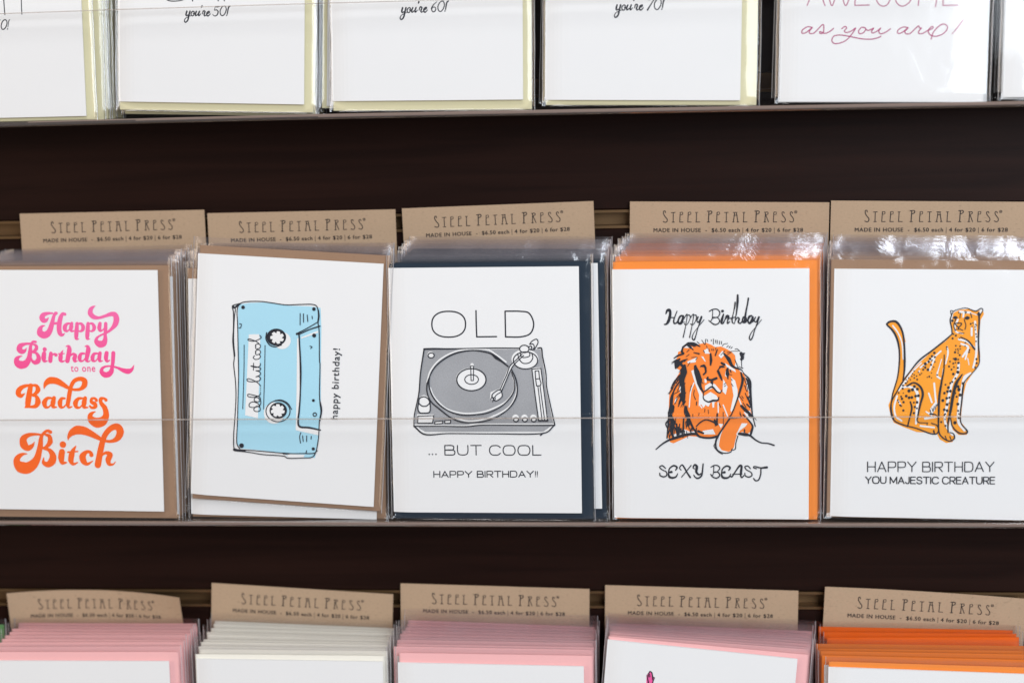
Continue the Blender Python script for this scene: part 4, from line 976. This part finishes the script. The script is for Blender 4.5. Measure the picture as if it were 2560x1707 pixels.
many(p, """785,325,12 700,400,17 560,510,17 430,610,19 330,730,13 250,840,15 180,960,13 130,1050,14 115,1150,12 150,1260,13 250,1312,16 400,1352,13 540,1405,15 610,1412,14 636,1380,12 620,1320,10 560,1296,12|775,132,10 800,80,9 860,55,9 940,43,9 1040,76,13 1100,46,11 1120,62,9 1100,102,9 1075,130,11|775,130,11 764,180,13 780,260,13 786,322,12|802,78,8 770,70,8 775,112,8
|1076,95,22 1080,200,17 1071,400,19 1080,560,15 1080,640,9 1040,710,9 930,830,11 905,900,19 890,1050,17 875,1200,13 885,1300,13 950,1380,17 935,1406,16 860,1400,17 790,1330,13 766,1220,10|825,166,9 804,230,9 820,290,9|918,170,9 935,230,9 925,276,9|856,250,9 858,276,9|820,282,9 858,268,9 902,286,9|860,315,9 915,316,9|876,98,9 870,150,9|985,98,10 1000,146,9
|880,360,14 960,402,17 1032,490,19|700,550,9 696,700,15 670,850,21 646,1000,25 640,1150,21 640,1380,15 680,1450,13 760,1490,13 810,1460,15 800,1412,13 760,1395,11|895,765,12 832,860,34 795,1000,32 770,1150,28 740,1300,17 742,1395,15|295,890,20 370,855,17 440,900,22 466,980,25 442,1080,20 415,1200,17 410,1280,11 520,1292,9|330,1062,14 346,1130,20 322,1240,14 300,1330,15
|75,215,20 110,190,22 180,195,26 240,290,20 262,420,20 268,600,24 265,720,20 250,830,13|75,225,16 140,290,22 186,380,22 210,500,17 210,640,15 190,800,13 140,970,12 125,1060,11 126,1160,11 152,1260,11|710,1435,10 725,1476,9|760,1440,10 776,1480,9|585,1375,15 592,1410,15|548,1195,22 600,1200,12 625,1222,8|545,1150,9 555,1180,8|565,1130,7 578,1172,7|592,1110,8 580,1162,7|612,1092,8 598,1146,7|628,1080,7 618,1110,7|1085,120,24 1060,110,14""")
p.stroke('820,212 888,210 856,250', 12, True); p.dot(820, 147, 46, 34); p.dot(948, 152, 50, 36); p.stroke('792,150,8 820,134,12 845,150,8'); p.stroke('918,158,8 948,136,12 976,148,8')
for t_ in '788,180,22 800,325,14 826,342,18 790,373,18 728,467,16 726,490,12 826,452,14 872,458,14 825,494,12 848,487,12 873,487,12 852,507,12 817,524,20 850,532,12 868,554,16 592,530,22 566,566,20 597,576,18 545,595,22 566,612,14 530,626,22 597,628,14 493,650,28 471,677,12 493,689,20 556,660,18 584,685,12 471,712,18 522,713,24 569,708,9 560,748,9 822,598,28 799,592,12 852,602,14 762,624,14 798,645,16 822,636,12 855,640,22 752,678,18 805,684,14 848,694,20 779,711,16 848,740,28 798,760,22 820,808,18 787,845,18 766,860,18 713,876,16 746,908,26 850,897,26 766,946,26 735,950,24 701,968,22 860,930,30 872,988,28 817,968,20 835,1007,18 727,1024,24 755,1017,20 684,1048,26 847,1087,26 752,1075,14 730,1092,26 850,1160,18 858,1194,14 855,1240,18 700,1148,24 730,1158,26 709,1196,18 700,1208,14 708,1252,12 667,1282,18 713,1322,18 816,1290,30 371,728,12 353,757,12 373,769,12 347,785,12 398,783,12 435,766,14 453,753,10 311,802,12 330,822,12 373,803,14 405,820,16 285,822,12 300,842,12 275,858,12 288,862,12 515,795,10 537,787,16 562,802,10 250,886,18 248,918,18 204,965,14 254,967,10 374,896,26 354,930,28 316,943,28 407,924,26 230,1006,16 240,1030,22 286,1000,24 317,1018,24 347,1014,24 388,1000,24 418,996,26 404,1068,24 369,1070,16 195,1045,14 204,1065,12 256,1066,20 218,1097,16 230,1107,16 254,1156,20 380,1118,20 402,1133,16 370,1185,20 1003,244,10 988,215,16 1012,205,12 1040,222,12 1052,230,12 1036,248,12 1038,276,12 1045,326,14 1052,355,12 1046,405,14 866,372,12 930,420,14 926,456,12 975,500,14 970,522,16 1050,598,20 1053,642,18 1036,688,18 858,92,12 925,80,12 938,88,14 928,98,10 622,770,14 513,1308,12 418,740,12 903,862,24'.split():
    x_, y_, d_ = [float(q) for q in t_.split(',')]; p.dot(x_, y_, d_*1.2, d_*1.3)
p.C = crop(2000, 900, 3.136)
p.line('HAPPY', (530, 872), (910, 872), 78, 7.5); p.line('BIRTHDAY', (962, 872), (1520, 871), 76, 7.5)
p.line('YOU', (515, 963), (674, 963), 52, 8.2); p.line('MAJESTIC', (707, 965), (1085, 966), 52, 8.2); p.line('CREATURE', (1118, 967), (1525, 968), 54, 8.2)
p.build('ink_drawing', INK, k5)
# top row
C50 = crop(440, 0, 14.7)
YOURE = """400,425,42 370,540,46 382,592,34 440,560,26|515,425,42 470,600,46 430,760,40 350,832,36 312,790,30 340,700,22 440,630,18 550,590,20|750,430,38 712,540,40 728,592,34 800,540,26|865,430,38 826,540,40 842,592,34 912,520,20|960,235,46 944,290,24|970,525,22 1010,415,34 1070,432,34 1036,540,40 1052,598,32 1110,570,20
|1140,520,28 1228,472,30 1222,428,32 1152,470,38 1132,560,38 1180,600,34 1265,520,20|640,500,30 700,530,20|1980,238,36 1930,290,38 1885,530,30"""
def age(card, prnt, Cf, num, parent):
    q = Print(card, Cf)
    many(q, '|'.join(' '.join(f'{a},{b},{c*1.3}' for a, b, c in parse(t)) for t in YOURE.split('|'))); q.stroke('612,430 558,490 572,585 632,590 672,500 655,432', 38, True); q.stroke('1690,275 1625,400 1640,545 1720,588 1805,500 1848,350 1802,238 1725,245', 36, True); q.dot(1865, 578, 46)
    if num == 5: many(q, "1445,252,28 1510,268,40 1600,246,40|1445,260,20 1415,392,24 1480,370,30 1550,440,42 1512,560,40 1420,600,30 1345,540,20")
    if num == 6: q.stroke('1590,245,24 1470,350,34 1400,480,40 1450,592,36 1530,560,36 1545,470,32 1480,425,26 1415,480,22')
    if num == 7: many(q, "1440,262,34 1500,240,42 1612,252,30|1612,252,28 1500,430,38 1395,600,52")
    return q
p = age(t2, None, C50, 5, kb); many(p, "-420,-80,30 -300,20,36 -150,52,36 0,50,36 180,30,30 350,-20,26|610,-250,38 610,48,38|1552,-250,38 1552,42,38|1775,-250,38 1775,46,38")
p.build('script_lettering', INK, kb)
f60 = lambda x, y: ((x-300)*1.06/14.7+760+655/2.735, (y-600)*1.06/14.7+91/2.735-.03*(x-300)/14.7)
p = age(t3, None, f60, 6, kc); p.build('script_lettering', INK, kc)
f70 = lambda x, y: ((x-300)*1.12/14.7+1480+590/10.69, (y-600)*1.12/14.7+287/10.69-.012*(x-300)/14.7)
p = age(t4, None, f70, 7, kd); p.build('script_lettering', INK, kd)
p = Print(t1, crop(0, 0, 17.425)); p.stroke('228,872 130,930 62,1080 60,1220 132,1298 222,1240 290,1110 304,960', 44, True); many(p, "430,868,30 392,910,38 345,1200,26|150,-260,42 185,300,42 216,655,42|920,-260,38 940,300,38 957,635,38|-60,900,30 8,885,36"); p.dot(332, 1276, 56)
p.build('script_lettering', INK, ka)
p = Print(t5, crop(1990, 0, 5.227))
many(p, "145,76 262,-180 380,78|400,-180 470,78 560,-150 650,78 740,-180|790,-180 772,0 770,74|770,75 958,70|1598,76 1615,-180|1835,-180 1835,0 1822,94|1935,-180 1922,0 1920,75|1920,76 2112,72|1048,-60 1050,0 1085,62 1140,86 1195,62 1235,-10", 12)
p.stroke('1300,0 1335,62 1392,86 1455,58 1500,0 1490,-110 1400,-170 1315,-110', 12, True)
many(p, """215,362 150,355 82,400 80,438 130,430 212,365 172,420 190,445 242,430 352,325 362,400 350,438 312,440 312,416 380,440 450,410 490,375|598,380 640,350 662,368 632,410 660,430 722,410 780,370 722,460 640,540 522,575 470,545 490,480 572,462 700,480 850,510 980,516 1060,500 1110,478
|905,368 858,362 818,410 830,445 882,430 912,385 895,362 940,402 1016,372 986,412 1002,436 1060,410 1108,370 1082,412 1102,445 1170,426 1235,380|1465,366 1400,358 1332,400 1332,440 1382,430 1462,370 1422,420 1442,446 1492,440 1600,342 1612,370 1640,370 1604,412 1602,440 1652,442 1722,402 1790,372 1782,350 1740,382 1730,430 1772,470 1850,476 1940,430 1980,362 1932,318 1862,350 1792,430 1765,516|2190,256 2070,415""", 13)
p.dot(2048, 438, 20); p.build('magenta_lettering', INKMAG, ke)
Chd = crop(1590, 1640, 23.4)
p = Print(b4, Chd, .03); p.fill('590,2300 600,1500 625,1080 700,990 815,870 920,930 980,1200 1070,1225 1000,1450 960,1650 930,2300'); p.build('pink_fill', INKHOT, k9)
p = Print(b4, Chd, .15); many(p, "790,900,60 815,865,70 920,935,70 975,1200,80 965,1340,60|710,1020,60 800,890,50|635,1090,50 680,1300,60 720,1500,80 705,1750,80 690,2300,60|985,1225,50 1080,1222,50 1010,1400,60 965,1650,60 930,2300,60|790,1020,50 820,1170,50|715,1060,60 750,1200,50"); p.build('ink_drawing', INK, k9)
